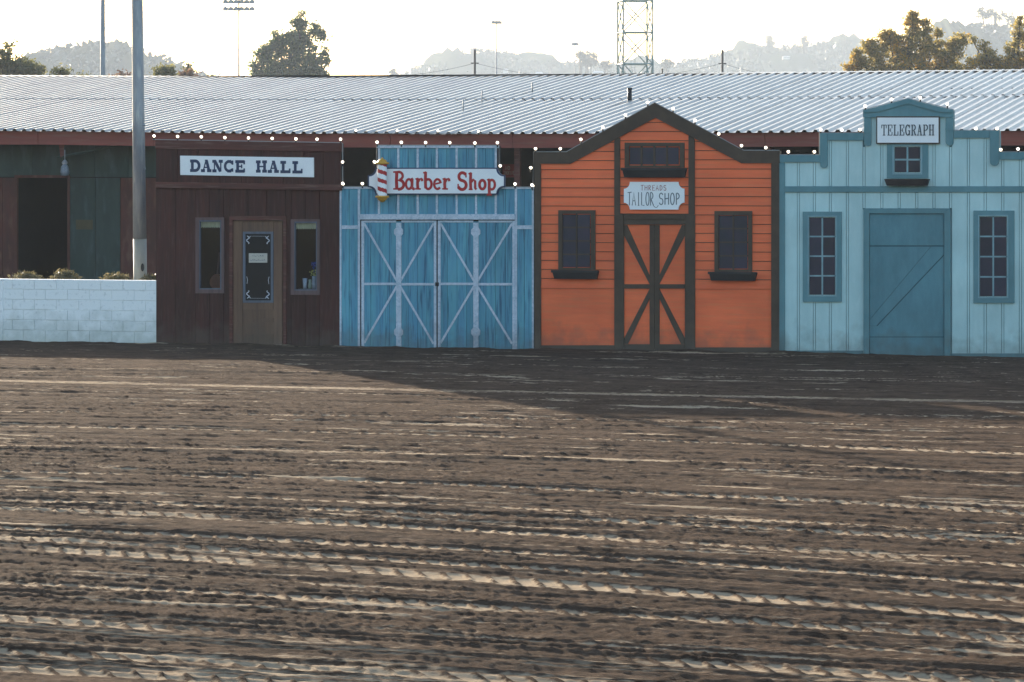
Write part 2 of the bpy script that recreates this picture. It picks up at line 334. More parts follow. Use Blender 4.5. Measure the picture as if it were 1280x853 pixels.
def quaint(ch):
    """curly storefront letters; returns strokes, advance"""
    w, t = .17, .09
    bowl = lambda cx, cy, rx, ry: (arc(cx, cy, rx, ry, 0, 360, 20), w * .95)
    if ch == 'B': return [([(.24, .02), (.22, .5), (.24, .98)], w * 1.1), ([(0, .96), (.45, 1.0)], t), ([(0, .03), (.45, .02)], t), (arc(.38, .75, .26, .22, -80, 100, 12), w * .85), (arc(.38, .27, .33, .26, -100, 80, 12), w), ([(.2, .51), (.45, .51)], t)], .78
    if ch == 'a': return [(arc(.28, .30, .20, .27, 20, 340, 18), w * .8), ([(.50, .60), (.48, .08), (.58, .03), (.66, .08)], w), ([(.44, .58), (.54, .63)], t)], .68
    if ch == 'r': return [([(.2, .62), (.18, .3), (.2, .03)], w), ([(.04, .57), (.24, .62)], t), ([(.02, .04), (.40, .03)], t), ([(.24, .42), (.33, .57), (.44, .60), (.52, .52)], t * 1.2), ([(.46, .60), (.50, .46)], w * .8)], .56
    if ch == 'b': return [([(.16, .98), (.15, .5), (.17, .06)], w), ([(.0, .92), (.2, .97)], t), (arc(.34, .30, .22, .27, -160, 160, 18), w * .85)], .66
    if ch == 'e': return [(arc(.30, .30, .22, .27, 10, 320, 18), w * .8), ([(.12, .30), (.50, .38)], t)], .60
    if ch == 'S': return [(arc(.38, .75, .26, .22, 30, 250, 12) + arc(.36, .27, .29, .25, 75, -160, 14), w * 1.05), ([(.64, .70), (.62, .98)], t), ([(.07, .05), (.07, .34)], t)], .80
    if ch == 'h': return [([(.18, .98), (.16, .5), (.18, .03)], w), ([(.02, .90), (.22, .97)], t), ([(.03, .03), (.32, .03)], t), ([(.22, .45), (.36, .58), (.50, .50), (.50, .10), (.60, .03)], w * .85)], .72
    if ch == 'o': return [bowl(.30, .30, .21, .25)], .62
    if ch == 'p': return [([(.18, .62), (.17, .1), (.19, -.28)], w), ([(.02, .56), (.2, .62)], t), ([(.0, -.27), (.36, -.28)], t), (arc(.36, .30, .22, .27, -160, 160, 18), w * .85)], .66
    return [], .34
def mono(ch, w=.085):
    g = {'T': [([(.0, .97), (1, 1.0)], w), ([(.48, .98), (.45, 0)], w)], 'A': [([(.02, 0), (.45, 1), (.9, 0)], w), ([(.18, .35), (.80, .35)], w)],
      'I': [([(.5, 0), (.5, 1)], w), ([(.3, .0), (.7, .0)], w * .8)], 'L': [([(.15, 1), (.15, .03), (.85, .0)], w)],
      'O': [(arc(.5, .5, .40, .5, 0, 360, 22), w)], 'R': [([(.15, 0), (.15, 1)], w), (arc(.2, .74, .55, .26, -90, 90, 12), w), ([(.25, .48), (.9, 0)], w)],
      'S': [(arc(.5, .75, .36, .24, 20, 270, 12) + arc(.5, .26, .38, .26, 90, -160, 12), w)], 'H': [([(.12, 0), (.12, 1)], w), ([(.88, 0), (.88, 1)], w), ([(.12, .5), (.88, .55)], w)],
      'P': [([(.15, 0), (.15, 1)], w), (arc(.2, .74, .55, .26, -90, 90, 12), w)], 'E': [([(.9, 1), (.15, .98), (.15, 0), (.9, .02)], w), ([(.15, .5), (.75, .5)], w)],
      'D': [([(.15, 0), (.15, 1)], w), (arc(.15, .5, .7, .5, -90, 90, 14), w)], 'M': [([(.05, 0), (.12, 1), (.5, .3), (.88, 1), (.95, 0)], w)],
      'K': [([(.15, 0), (.15, 1)], w), ([(.85, 1), (.2, .45), (.9, 0)], w)], 'N': [([(.1, 0), (.1, 1), (.9, 0), (.9, 1)], w)], 'G': [(arc(.5, .5, .42, .5, 50, 330, 18), w), ([(.9, .1), (.9, .45), (.6, .45)], w)]}
    return g.get(ch, [])
def draw_strokes(mb, strokes, ox, oz, sx, sz, y, cnt, slope=0.0):
    """strokes in a unit box -> thin raised ribbons; each ribbon a hair prouder than the last"""
    for pts, wd in strokes:
        P = [Vector((ox + p[0] * sx, oz + p[1] * sz + slope * (p[0] * sx))) for p in pts]
        hw = wd * min(sz, sx * 1.25) / 2; n = len(P); closed = n > 4 and (P[0] - P[-1]).length < 1e-5
        L_, R_ = [], []
        for i in range(n):
            a = P[i - 1] if i > 0 else (P[-2] if closed else P[i]); b = P[i + 1] if i < n - 1 else (P[1] if closed else P[i])
            t = (b - a).normalized(); nn = Vector((-t.y, t.x)) * hw
            L_.append(P[i] + nn); R_.append(P[i] - nn)
        yy = y - cnt[0] * .00025; cnt[0] += 1
        vs = [(q.x, yy, q.y) for q in L_] + [(q.x, yy, q.y) for q in R_]
        mb.add(vs, [(i, i + n, i + 1 + n, i + 1) for i in range(n - 1)])
def write(name, text, kind, x0, ytop, x1, ybot, front, mat, parent, params=(.2, .2, .1), gapf=.1, word=.6, x1y=None):
    """one line of lettering between two pixel columns"""
    u0, zt = A(x0, ytop, front); u1, _ = A(x1, ytop, front); zbm = A(x0, ybot, front)[1]
    sl = 0 if x1y is None else (A(x1, x1y, front)[1] - zt) / (u1 - u0)
    hgt = zt - zbm; mb = MB(); cnt = [0]
    if kind == 'quaint':
        tot = sum(quaint(c)[1] for c in text); k = (u1 - u0) / tot; u = u0
        for c in text:
            st, ad = quaint(c); mb_s = [(p, w_) for p, w_ in st]
            draw_strokes(mb, mb_s, u, zbm + sl * (u - u0), k, hgt, front, cnt); u += ad * k
    else:
        tot = sum((word if c == ' ' else 1 + gapf) for c in text) - gapf; k = (u1 - u0) / tot; u = u0
        for c in text:
            if c == ' ': u += word * k; continue
            st = slab(c, *params) if kind == 'slab' else mono(c, params[0])
            draw_strokes(mb, st, u, zbm + sl * (u - u0), k, hgt, front, cnt, 0); u += (1 + gapf) * k
    return mb.build(name, mat, parent)

# ================================================================== GROUND
rng = np.random.default_rng(11)
def vnoise(x, y, seed):
    """smooth value noise, arrays in, roughly -1..1 out"""
    r = np.random.default_rng(seed); T = r.uniform(-1, 1, (256, 256)).astype(np.float32)
    xi = np.floor(x).astype(np.int64); yi = np.floor(y).astype(np.int64); fx = x - xi; fy = y - yi
    fx = fx * fx * (3 - 2 * fx); fy = fy * fy * (3 - 2 * fy)
    a = T[xi & 255, yi & 255]; b = T[(xi + 1) & 255, yi & 255]; c = T[xi & 255, (yi + 1) & 255]; d = T[(xi + 1) & 255, (yi + 1) & 255]
    return (a * (1 - fx) + b * fx) * (1 - fy) + (c * (1 - fx) + d * fx) * fy
def fbm(x, y, seed, o=4, g=.5):
    s = 0; a = 1; t = 0
    for k in range(o): s = s + a * vnoise(x * 2 ** k + 17.3 * k, y * 2 ** k - 9.1 * k, seed + k); t += a; a *= g
    return s / t
# wheel tracks and graded strips: rows at the left edge, middle and right edge of the view, width (m), kind
TR = [
 (474, 488, 500.5, .45, 'crust'), (452, 461, 470, .5, 'ridge'), (458, 468, 478, .35, 'pale'), (497, 507, 516, .6, 'ridge'),
 (512, 521, 533, .4, 'lug'), (530, 544, 564, .42, 'lug'), (556, 569, 590.5, .30, 'pale'), (573, 596, 629, .55, 'clods'),
 (587, 606, 640, .40, 'lug'), (609, 632, 664, .34, 'lug'), (622, 643, 676, .40, 'lug'), (633, 663, 704, .45, 'lug'), (644, 672, 711, .3, 'ridge'), (657, 687, 728, .36, 'lug'),
 (680, 723, 770, .50, 'wide'), (669, 706, 748, .34, 'lug'), (704, 740, 783, .3, 'ridge'), (725, 757, 798, .34, 'lug'), (748, 783, 824, .45, 'clods'), (770, 810, 852, .36, 'lug'),
 (790, 829, 872, .40, 'clods'), (811, 846, 888, .30, 'lug'), (832, 868, 912, .38, 'lug'),
]
for a_, b_ in zip(sorted(TR)[1:-1], sorted(TR)[2:]):      # finer scored lines between the main tracks
    if b_[1] - a_[1] > 9:
        for f_ in ((.25, .5, .75) if b_[1] - a_[1] > 18 else (.33, .67)): TR.append(tuple(a_[k] + (b_[k] - a_[k]) * f_ for k in range(3)) + (.10, 'thin'))
NR, NC = 980, 860
tt = np.linspace(0, 1, NR); dens = .62 + .38 * (1 - tt)                     # rows close up towards the eye
yy = np.cumsum(1 / (1.9 + 2.3 * tt)); yy = (yy - yy[0]) / (yy[-1] - yy[0]); Yr = .9 - yy * 42.0
f_ = (0 - Yr) / 40; UC = -0.3 + 12.3 * f_; HW = 14.6 + (8.3 - 14.6) * f_
ss = np.linspace(-1, 1, NC)
Y = np.repeat(Yr[:, None], NC, 1); U = UC[:, None] + HW[:, None] * ss[None, :]
# direction of the tracks (they swing round as they near the stand)
hgt = np.zeros_like(U); comp = np.zeros_like(U)
soft = .5 + .5 * fbm(U * .25, Y * .25, 91, 2)
# stretched soil relief along the local track direction
dir_ = np.clip((-Y - 4) / 30, 0, 1) * .24
al = U * np.cos(dir_) - Y * np.sin(dir_) * 0 + 0; ac = Y + U * np.tan(dir_ * .75)
rel = .020 * fbm(U * .9, ac * 3.4, 5, 3) + .014 * fbm(U * 2.6, ac * 9, 15, 3) + .011 * fbm(U * 9, ac * 15, 25, 3, .6)
clod = fbm(U * 12, ac * 15, 35, 4, .75); grit = fbm(U * 22 + ac * 6, ac * 20 - U * 5, 37, 3, .8); rough = np.clip(fbm(U * .18, ac * 1.3, 45, 3) * 1.6 + .45, .15, 1)
hgt += .030 + rel * .55 + np.maximum(clod, 0) ** 1.2 * .020 * rough
patch = fbm(U * .40, ac * 7.5, 55, 4, .6)
comp = np.maximum(comp, np.clip((patch - .22) * 4, 0, 1) * .95)
hgt -= comp * .012
for i, (y0, y1, y2, wd, kind) in enumerate(TR):
    P = [G(0, y0), G(640, y1), G(1280, y2)]
    cf = np.polyfit([p[0] for p in P], [p[1] for p in P], 2)
    ue = np.linspace(P[0][0] - 3.5, P[2][0] + 3.5, 40); yc = np.polyval(cf, ue); r0_ = np.searchsorted(-Yr, -(yc.max() + 1.3)); r1_ = np.searchsorted(-Yr, -(yc.min() - 1.3))
    if r1_ - r0_ < 2: continue
    FU, FY, FH, FC = U, Y, hgt, comp; U, Y, hgt, comp = FU[r0_:r1_], FY[r0_:r1_], FH[r0_:r1_].copy(), FC[r0_:r1_].copy()
    Uc = np.clip(U, P[0][0] - 3.5, P[2][0] + 3.5)
    cy = np.polyval(cf, Uc); sl = np.polyval(np.polyder(cf), Uc); cs = 1 / np.sqrt(1 + sl * sl)
    if kind in ('lug', 'wide'): wd = wd * (.60 if kind == 'lug' else .62)
    wob = .035 * fbm(U * .35, U * 0 + i * 3.1, 200 + i, 3)
    d = (Y - cy) * cs + wob; s = U / cs + d * .0
    q = np.abs(d) / (wd / 2)
    core = np.clip((1.1 - q) * 5, 0, 1); brk = np.clip(fbm(U * .6, U * 0 + i, 300 + i, 4, .7) * 1.7 + 1.15, .35, 1)
    fine = .5 + .5 * fbm(U * 7, d * 16, 400 + i, 3)
    if kind == 'crust':
        hgt = hgt * (1 - core) + core * (.030 + .004 * fbm(U * 3, Y * 14, 77, 3)); comp = np.maximum(comp, core * (.45 + .35 * fine) * (.6 + .4 * brk))
    elif kind == 'pale':
        hgt = hgt * (1 - core * .8) + core * .8 * .040; comp = np.maximum(comp, core * brk * (.6 + .4 * fine))
        hgt += .030 * np.exp(-((d + wd * .75) / (.14)) ** 2) * brk
    elif kind == 'ridge':
        hgt += .013 * np.exp(-(d / (wd * .3)) ** 2) * (.35 + .9 * fine) * brk
        comp = np.maximum(comp, np.clip((q - .9) * 4, 0, 1) * np.clip((1.6 - q) * 4, 0, 1) * (d > 0) * brk * .55 * fine)
    elif kind == 'thin':
        hgt += (.015 * np.exp(-((d + .10) / .05) ** 2) - .012 * np.exp(-(d / .06) ** 2)) * (.4 + .8 * brk)
        comp = np.maximum(comp, np.exp(-(d / .07) ** 2) * (.15 + .75 * brk) * (.55 + .5 * fine))
    elif kind == 'clods':
        cl = np.maximum(fbm(U * 7.5, d * 8, 500 + i, 4, .75), 0)
        env = np.exp(-(d / (wd * .75)) ** 2); hgt += env * (.003 + .014 * cl) * (.4 + .6 * brk)
    else:                                                        # tyre print: pressed strip crossed by lugs, loose berm each side
        per = .19 if kind == 'lug' else .22
        ph = (s / per + .9 * np.clip(d / wd, -.6, .6) + .22 * fbm(U * 1.1, U * 0, 600 + i, 2) + .12 * fbm(U * 6, d * 9, 640 + i, 2)) % 1.0
        lug = np.exp(-((ph - .5) / .13) ** 2)
        dep = -.012 + .022 * lug * np.clip(1.35 - q, 0, 1)
        hgt = hgt * (1 - core * .8 * brk) + core * .8 * brk * .034 + core * dep * brk
        hgt += .016 * np.exp(-((q - 1.45) / .35) ** 2) * (.2 + 1.1 * fine ** 2) * (.4 + .6 * brk)
        comp = np.maximum(comp, core * brk * (1 - .95 * lug) * (.6 + .5 * fine) * (1.15 if kind == 'wide' else 1))
    FH[r0_:r1_] = hgt; FC[r0_:r1_] = comp; U, Y, hgt, comp = FU, FY, FH, FC
hgt += grit * .0092 * (1.15 - np.clip(comp, 0, 1)) * (.5 + rough)
near = np.clip((-Y - .3) / 2.0, 0, 1)                             # calm, banked soil at the foot of the fronts
hgt = hgt * (.55 + .45 * near) + (1 - near) * .012
bank = np.exp(-((Y + .10) / .20) ** 2) * np.clip(.022 + .06 * fbm(U * 1.3, Y * 2, 801, 4, .6), 0, .09)
hgt += bank * (1 - .0 * near)
hgt -= .052
e = np.minimum((1 - np.abs(ss))[None, :] * HW[:, None] / 2.2, (Y - Yr[-1]) / .6)
e = np.clip(e, 0, 1); e = e * e * (3 - 2 * e); hgt = np.maximum(hgt * e - .064 * (1 - e), -.064)
e = np.clip((.95 - Y) / .5, 0, 1); hgt = hgt * e + (.004 - .07 * (np.abs(ss) > .985)[None, :]) * (1 - e)
me = bpy.data.meshes.new('dirt_arena'); nv = NR * NC
me.vertices.add(nv); me.vertices.foreach_set('co', np.stack([U, Y, hgt], -1).astype(np.float32).ravel())
ii = (np.arange(NR - 1)[:, None] * NC + np.arange(NC - 1)[None, :]).ravel()
q4 = np.stack([ii, ii + NC, ii + NC + 1, ii + 1], -1).astype(np.int32); nf = len(q4)
me.loops.add(nf * 4); me.loops.foreach_set('vertex_index', q4.ravel()); me.polygons.add(nf)
me.polygons.foreach_set('loop_start', np.arange(nf, dtype=np.int32) * 4)
me.update(calc_edges=True); me.polygons.foreach_set('use_smooth', np.ones(nf, bool))
at = me.attributes.new('crust', 'FLOAT', 'POINT'); at.data.foreach_set('value', comp.astype(np.float32).ravel())
def dirt_mat(name, use_attr):
    m, nt, b = new_mat(name); L = nt.links.new
    geo = N(nt, 'ShaderNodeNewGeometry'); mp = N(nt, 'ShaderNodeMapping'); mp.inputs['Scale'].default_value = (1, 2.6, 1); L(geo.outputs['Position'], mp.inputs[0])
    n1 = N(nt, 'ShaderNodeTexNoise'); n1.inputs['Scale'].default_value = 1.6; n1.inputs['Detail'].default_value = 8; n1.inputs['Roughness'].default_value = .7; L(mp.outputs[0], n1.inputs['Vector'])
    r1 = N(nt, 'ShaderNodeMapRange'); r1.inputs[1].default_value = .35; r1.inputs[2].default_value = .65; L(n1.outputs['Fac'], r1.inputs[0])
    mx = N(nt, 'ShaderNodeMix', data_type='RGBA'); mx.inputs[6].default_value = (.058, .039, .028, 1); mx.inputs[7].default_value = (.132, .090, .064, 1); L(r1.outputs[0], mx.inputs[0])
    out = mx.outputs[2]; b.inputs['Roughness'].default_value = 1
    m7 = N(nt, 'ShaderNodeMapping'); m7.inputs['Scale'].default_value = (.5, 3.2, 1); L(geo.outputs['Position'], m7.inputs[0])
    n7 = N(nt, 'ShaderNodeTexNoise'); n7.inputs['Scale'].default_value = 6; n7.inputs['Detail'].default_value = 10; n7.inputs['Roughness'].default_value = .8; L(m7.outputs[0], n7.inputs['Vector'])
    r7 = N(nt, 'ShaderNodeMapRange'); r7.inputs[1].default_value = .36; r7.inputs[2].default_value = .64; r7.inputs[3].default_value = .62; r7.inputs[4].default_value = 1.22; L(n7.outputs['Fac'], r7.inputs[0])
    h7 = N(nt, 'ShaderNodeHueSaturation'); L(r7.outputs[0], h7.inputs['Value']); L(out, h7.inputs['Color']); out = h7.outputs[0]
    b.inputs['Specular IOR Level'].default_value = .006
    if use_attr:
        a = N(nt, 'ShaderNodeAttribute', attribute_name='crust')
        n2 = N(nt, 'ShaderNodeTexNoise'); n2.inputs['Scale'].default_value = 9; n2.inputs['Detail'].default_value = 6; L(mp.outputs[0], n2.inputs['Vector'])
        ad = N(nt, 'ShaderNodeMath', operation='MULTIPLY_ADD'); ad.inputs[1].default_value = 1.2; ad.inputs[2].default_value = -.60; L(n2.outputs['Fac'], ad.inputs[0])
        a2 = N(nt, 'ShaderNodeMath', operation='ADD'); L(a.outputs['Fac'], a2.inputs[0]); L(ad.outputs[0], a2.inputs[1])
        r2 = N(nt, 'ShaderNodeMapRange'); r2.inputs[1].default_value = .34; r2.inputs[2].default_value = .84; L(a2.outputs[0], r2.inputs[0])
        x2 = N(nt, 'ShaderNodeMix', data_type='RGBA'); x2.inputs[7].default_value = (.44, .34, .235, 1); L(r2.outputs[0], x2.inputs[0]); L(out, x2.inputs[6]); out = x2.outputs[2]
    L(out, b.inputs['Base Color'])
    bp = N(nt, 'ShaderNodeBump'); bp.inputs['Strength'].default_value = .9; bp.inputs['Distance'].default_value = .05
    n3 = N(nt, 'ShaderNodeTexNoise'); n3.inputs['Scale'].default_value = 30; n3.inputs['Detail'].default_value = 8; n3.inputs['Roughness'].default_value = .7; L(mp.outputs[0], n3.inputs['Vector'])
    L(n3.outputs['Fac'], bp.inputs['Height']); L(bp.outputs[0], b.inputs['Normal'])
    return m
me.materials.append(dirt_mat('tilled_dirt', True))
arena = bpy.data.objects.new('dirt_arena', me); COL.objects.link(arena); tag(arena, kind='structure')
m = MB(); m.add([(-3100, -80, -.07), (2300, -80, -.07), (2300, .3, -.07), (-3100, .3, -.07), (2300, .9, 0), (-3100, .9, 0), (2300, 4100, 0), (-3100, 4100, 0)], [(0, 1, 2, 3), (3, 2, 4, 5), (5, 4, 6, 7)])
gr = m.build('ground', dirt_mat('bare_ground', False)); tag(gr, kind='structure')

# ================================================================== WINDOWS AND BULBS
def pane_grid(parent, x0, y0, x1, y1, nx, ny, front, mwpx, paneM, muntM, frame):
    """panes and glazing bars set into frame; pane faces sit behind the bars"""
    for i in range(nx):
        for j in range(ny):
            a = x0 + (x1 - x0) * i / nx; b = x0 + (x1 - x0) * (i + 1) / nx; c = y0 + (y1 - y0) * j / ny; d_ = y0 + (y1 - y0) * (j + 1) / ny
            rect('pane', a + mwpx / 2, c + mwpx / 2, b - mwpx / 2, d_ - mwpx / 2, front + .012, front + .02, paneM, frame)
    for i in range(1, nx):
        a = x0 + (x1 - x0) * i / nx; rect('glazing_bar', a - mwpx / 2, y0, a + mwpx / 2, y1, front, front + .02, muntM, frame)
    for j in range(1, ny):
        c = y0 + (y1 - y0) * j / ny; rect('glazing_bar', x0, c - mwpx / 2, x1, c + mwpx / 2, front + .001, front + .02, muntM, frame)
def ring(name, xo0, yo0, xo1, yo1, xi0, yi0, xi1, yi1, front, back, mat, parent):
    """a four-sided frame as one mesh"""
    m = MB()
    for pts in ([(xo0, yo0), (xo1, yo0), (xi1, yi0), (xi0, yi0)], [(xo0, yo1), (xi0, yi1), (xi1, yi1), (xo1, yo1)], [(xo0, yo0), (xi0, yi0), (xi0, yi1), (xo0, yo1)], [(xo1, yo0), (xo1, yo1), (xi1, yi1), (xi1, yi0)]):
        m.prism(GZ(pts, front), front, back)
    return m.build(name, mat, parent)
bulb_mesh = None
def bulbs(label, pts, wire, off, group='strings of lit globe bulbs'):
    """pts: bulb centres (px), wire: path (px)"""
    global bulb_mesh
    u0, z0 = A(*pts[0], off)
    root = empty('string_lights', (u0, off, z0), label, 'string lights', group)
    m = MB(); w3 = [(A(x, y, off)[0], off, A(x, y, off)[1]) for x, y in wire]; m.tube(w3, .007, 5); m.build('cable', 'wire', root)
    if bulb_mesh is None:
        b = MB(); b.lathe((0, 0, 0), [(.0, -.025), (.013, -.022), (.022, -.011), (.025, 0), (.022, .011), (.013, .022), (0, .025)], 10)
        me = bpy.data.meshes.new('bulb'); me.from_pydata(b.v, [], b.f); me.materials.append(M['bulb']); me.polygons.foreach_set('use_smooth', [True] * len(me.polygons)); bulb_mesh = me
        b = MB(); b.lathe((0, 0, 0), [(.012, -.075), (.014, -.05), (.014, -.03)], 8)
        sm = bpy.data.meshes.new('socket'); sm.from_pydata(b.v, [], b.f); sm.materials.append(M['black_box']); bulbs.sm = sm
    for x, y in pts:
        u, z = A(x, y, off); o = bpy.data.objects.new('bulb', bulb_mesh); COL.objects.link(o); o.parent = root; o.location = (u - u0, 0, z - z0)
        s_ = bpy.data.objects.new('socket', bulbs.sm); COL.objects.link(s_); s_.parent = o
    return root
def zz(lst, ox, oy, sx, sy=None): return [(ox + x / sx, oy + y / (sy or sx)) for x, y in lst]

# ================================================================== DANCE HALL
BK = .16     # thickness of the fronts
r = empty('dance_hall', (*A(310, 430)[:1], 0, 0), 'dark maroon plank dance hall with brown door and two narrow windows', 'building')
TOPL, TOPR = 175.0, 179.0
def top_d(x): return TOPL + (TOPR - TOPL) * (x - 195) / 230
E = [195, 219.5, 244.5, 262, 279.5, 287.5, 310, 333, 357, 363.8, 381.5, 399, 425.2]
holes = [(244.5, 279.5, 273, 366.5), (363.8, 399, 275, 368), (287.5, 357, 271, 999)]
for a, b in zip(E[:-1], E[1:]):
    segs = [(top_d(a) + 52.5, 999)]
    for h0, h1, t0, t1 in holes:
        if a >= h0 - .1 and b <= h1 + .1: segs = [(top_d(a) + 52.5, t0), (t1, 999)]
    for s0, s1 in segs:
        if s1 > 900 and s0 > 900: continue
        base = s1 > 900
        rect('plank', a + .25, s0, b - .25, s1 if not base else 430, -random.random() * .004, .025, 'maroon', r, base=base)
        rect('backing', a, s0, b, s1 if not base else 430, .026, .05, 'dark', r, base=base)
for a, b in zip([195, 222, 248, 275, 302, 328, 354, 380, 404], [222, 248, 275, 302, 328, 354, 380, 404, 425.8]):
    pp('plank', [(a + .25, top_d(a) + 11), (b - .25, top_d(b) + 11), (b - .25, top_d(b) + 53), (a + .25, top_d(a) + 53)], -.03 - random.random() * .004, .0, 'maroon', r)
pp('backing', [(195, top_d(195) + 1), (425.8, top_d(425.8) + 1), (425.8, top_d(426) + 53), (195, top_d(195) + 53)], .001, BK, 'dark', r)
pp('top_board', [(194, TOPL), (426.5, TOPR), (426.5, TOPR + 11), (194, TOPL + 11)], -.055, .06, 'maroon_trim', r, .004)
pp('trim_board', [(194.4, 227.5), (426.5, 231), (426.5, 238.5), (194.4, 235)], -.06, -.005, 'maroon_trim', r, .004)
rect('corner_board', 424.6, 239, 426.4, 430, -.012, .05, 'wire', r, base=True)
# the shallow room behind the windows
m = MB(); ua = A(195.5, 300)[0]; ub = A(425, 300)[0]; zt = A(195, 242)[1]
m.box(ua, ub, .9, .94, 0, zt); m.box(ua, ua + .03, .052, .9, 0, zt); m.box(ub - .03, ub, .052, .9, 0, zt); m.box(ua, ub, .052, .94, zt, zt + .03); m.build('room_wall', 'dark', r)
def dwin(xo0, yo0, xo1, yo1, xi0, yi0, xi1, yi1):
    f = ring('window', xo0 - .3, yo0 - .3, xo1 + .3, yo1 + .3, xi0 - 1.4, yi0 - 2.2, xi1 + 1.4, yi1 + 1.4, -.03, .05, 'plum_frame', r)
    ring('sash', xi0 - 1.4, yi0 - 2.2, xi1 + 1.4, yi1 + 1.4, xi0, yi0, xi1, yi1, -.016, .035, 'slate_frame', f)
    rect('pane', xi0, yi0, xi1, yi1, .01, .014, 'glass', f)
    n = 9; m = MB()
    for k in range(n):                                        # gathered lace valance
        a = xi0 + (xi1 - xi0) * k / n; b = xi0 + (xi1 - xi0) * (k + 1) / n
        m.prism(GZ([(a, yi0), (b, yi0), (b, yi0 + 6.3), ((a + b) / 2, yi0 + 7.6), (a, yi0 + 6.3)], .05), .05 + .008 * (k % 2), .066)
    m.build('valance', 'cream', f); return f
dwin(244.5, 272.3, 279.7, 366.6, 250, 277.5, 275.2, 360.5)
dwin(363.6, 274.6, 399.3, 368.6, 369, 279.3, 395, 362)
# door
d = rect('door', 291, 276, 353.5, 430, .022, .06, 'door_wood', r, base=True)
ring('door_frame', 286.6, 270.3, 357.6, 460, 290.6, 275.5, 353.8, 460, -.035, .05, 'maroon_trim', r)
rect('stile', 291.5, 277, 303, 430, .004, .021, 'door_wood', d, base=True); rect('stile', 342, 277, 353, 430, .004, .021, 'door_wood', d, base=True)
rect('rail', 303.3, 277, 341.7, 289.5, .006, .021, 'door_wood', d); rect('rail', 303.3, 379, 341.7, 387, .006, .021, 'door_wood', d)
rect('rail', 303.3, 398, 341.7, 403, .010, .021, 'door_wood', d); rect('rail', 303.3, 418, 341.7, 430, .006, .021, 'door_wood', d, base=True)
ring('glass_frame', 303.6, 289.8, 341.4, 378.6, 306.6, 292.6, 338.4, 375.8, -.004, .021, 'slate_frame', d)
rect('glass_panel', 306.6, 292.6, 338.4, 375.8, .012, .018, 'door_glass', d)
m = MB(); c = [0]; u0, z0 = A(306.6, 375.8, .011); u1, z1 = A(338.4, 292.6, .011); W_, H_ = u1 - u0, z1 - z0
st = []
for sx in (0, 1):
    for sy in (0, 1):
        f = lambda x, y: (x if not sx else 1 - x, y if not sy else 1 - y)
        st += [([f(.10 + .05 * math.sin(q * 1.1), .04 + q * .014) for q in range(9)], .055), ([f(.20 - .03 * q, .035 + .022 * math.sin(q)) for q in range(4)], .05), ([f(.07, .03), f(.18, .07)], .035)]
st += [([(.18, .035), (.82, .035)], .012), ([(.22, .965), (.8, .965)], .012), ([(.07, .25), (.09, .31), (.06, .36)], .03), ([(.93, .25), (.91, .31), (.94, .36)], .03)]
for pts, wd in st:
    draw_strokes(m, [(pts, wd * .5)], u0, z0, W_, H_, .011, c)
m.build('scrollwork', 'cup', d)
s = rect('notice', 311, 316.8, 334, 328.6, .004, .010, 'paper', None); u_, z_ = A(322, 323)
tag(s, 'small cream paper notice taped to the glass of the brown door', 'notice')
m = MB(); c = [0]; random.seed(3)
for row, (yy_, xa, xb) in enumerate([(319.8, 315, 330), (325.2, 313, 332)]):
    x = xa
    while x < xb:
        l = random.uniform(.8, 2.2); u, z = A(x, yy_, .004); u2 = A(x + l, yy_, .004)[0]
        draw_strokes(m, [([(0, 0), (.4, .8 * random.random()), (1, 0)], .3)], u, z - .01, u2 - u, .035, .0035, c); x += l + .7
m.build('scribbled_print', 'grey_ink', s)
# sign
sg = pp('dance_hall_sign', [(225, 194.8), (391.9, 197.3), (392.1, 221.9), (225.2, 219)], -.065, -.036, 'white', None, .003)
tag(sg, 'long white board reading DANCE HALL in navy slab letters', 'sign')
write('lettering', 'DANCE', 'slab', 237.3, 199.6, 307, 215.2, -.0665, 'navy', sg, (.24, .24, .11), .07, x1y=200.6)
write('lettering', 'HALL', 'slab', 319.8, 200.7, 379, 216.1, -.0665, 'navy', sg, (.24, .24, .11), .07, x1y=201.9)
# things standing inside the two windows
u, z = A(271, 352, .35)
g_ = empty('guitar', (u, .35, z - .2), 'brown round-bodied guitar leaning inside the left dance hall window', 'guitar')
m = MB(); bo = [(.115 * math.cos(a) * (1 - .18 * math.sin(a)), .13 * math.sin(a)) for a in np.linspace(0, 2 * PI, 25)[:-1]]
m.prism([(u + p[0], z + p[1]) for p in bo], .31, .39); m.build('body', 'guitar', g_)
m = MB(); m.tube([(u + .01, .35, z + .1), (u + .05, .36, z + .5)], .018, 6); m.build('neck', 'plum_frame', g_)
m = MB(); ls, lz = A(396, 361.2, .15); m.box(A(374, 300, .15)[0], A(396.5, 300, .15)[0], .10, .30, lz - .02, lz); sh = m.build('shelf', 'slate_frame', r)
def item(name, x0, y0, x1, y1, off, mat, label, cat, prof):
    u0, zt_ = A(x0, y0, off); u1, zb_ = A(x1, y1, off); zb_ = max(zb_, lz) if name != 'x' else zb_
    rr = (u1 - u0) / 2; hh = zt_ - zb_; m = MB(); m.lathe(((u0 + u1) / 2, off, zb_), [(rr * a, hh * b) for a, b in prof], 12)
    return tag(m.build(name, mat, None, True, loc=((u0 + u1) / 2, off, zb_)), label, cat)
item('cup', 378.4, 348, 384, 361, .13, 'cup', 'small pale cup on the sill of the right dance hall window', 'cup', [(.75, 0), (.85, .3), (1, 1), (.9, 1), (.7, .1)])
item('vase', 385.2, 349.5, 390, 361, .13, 'sage', 'short sage green vase beside the pale cup in the window', 'vase', [(.8, 0), (1, .3), (.7, .7), (.8, 1)])
jg = item('jug', 389.8, 345.5, 395.5, 361, .19, 'cup', 'pale blue jug at the right end of the window sill', 'jug', [(.8, 0), (1, .4), (.8, .75), (.9, 1)])
u, z = A(391, 341, .19)
fl = MB()
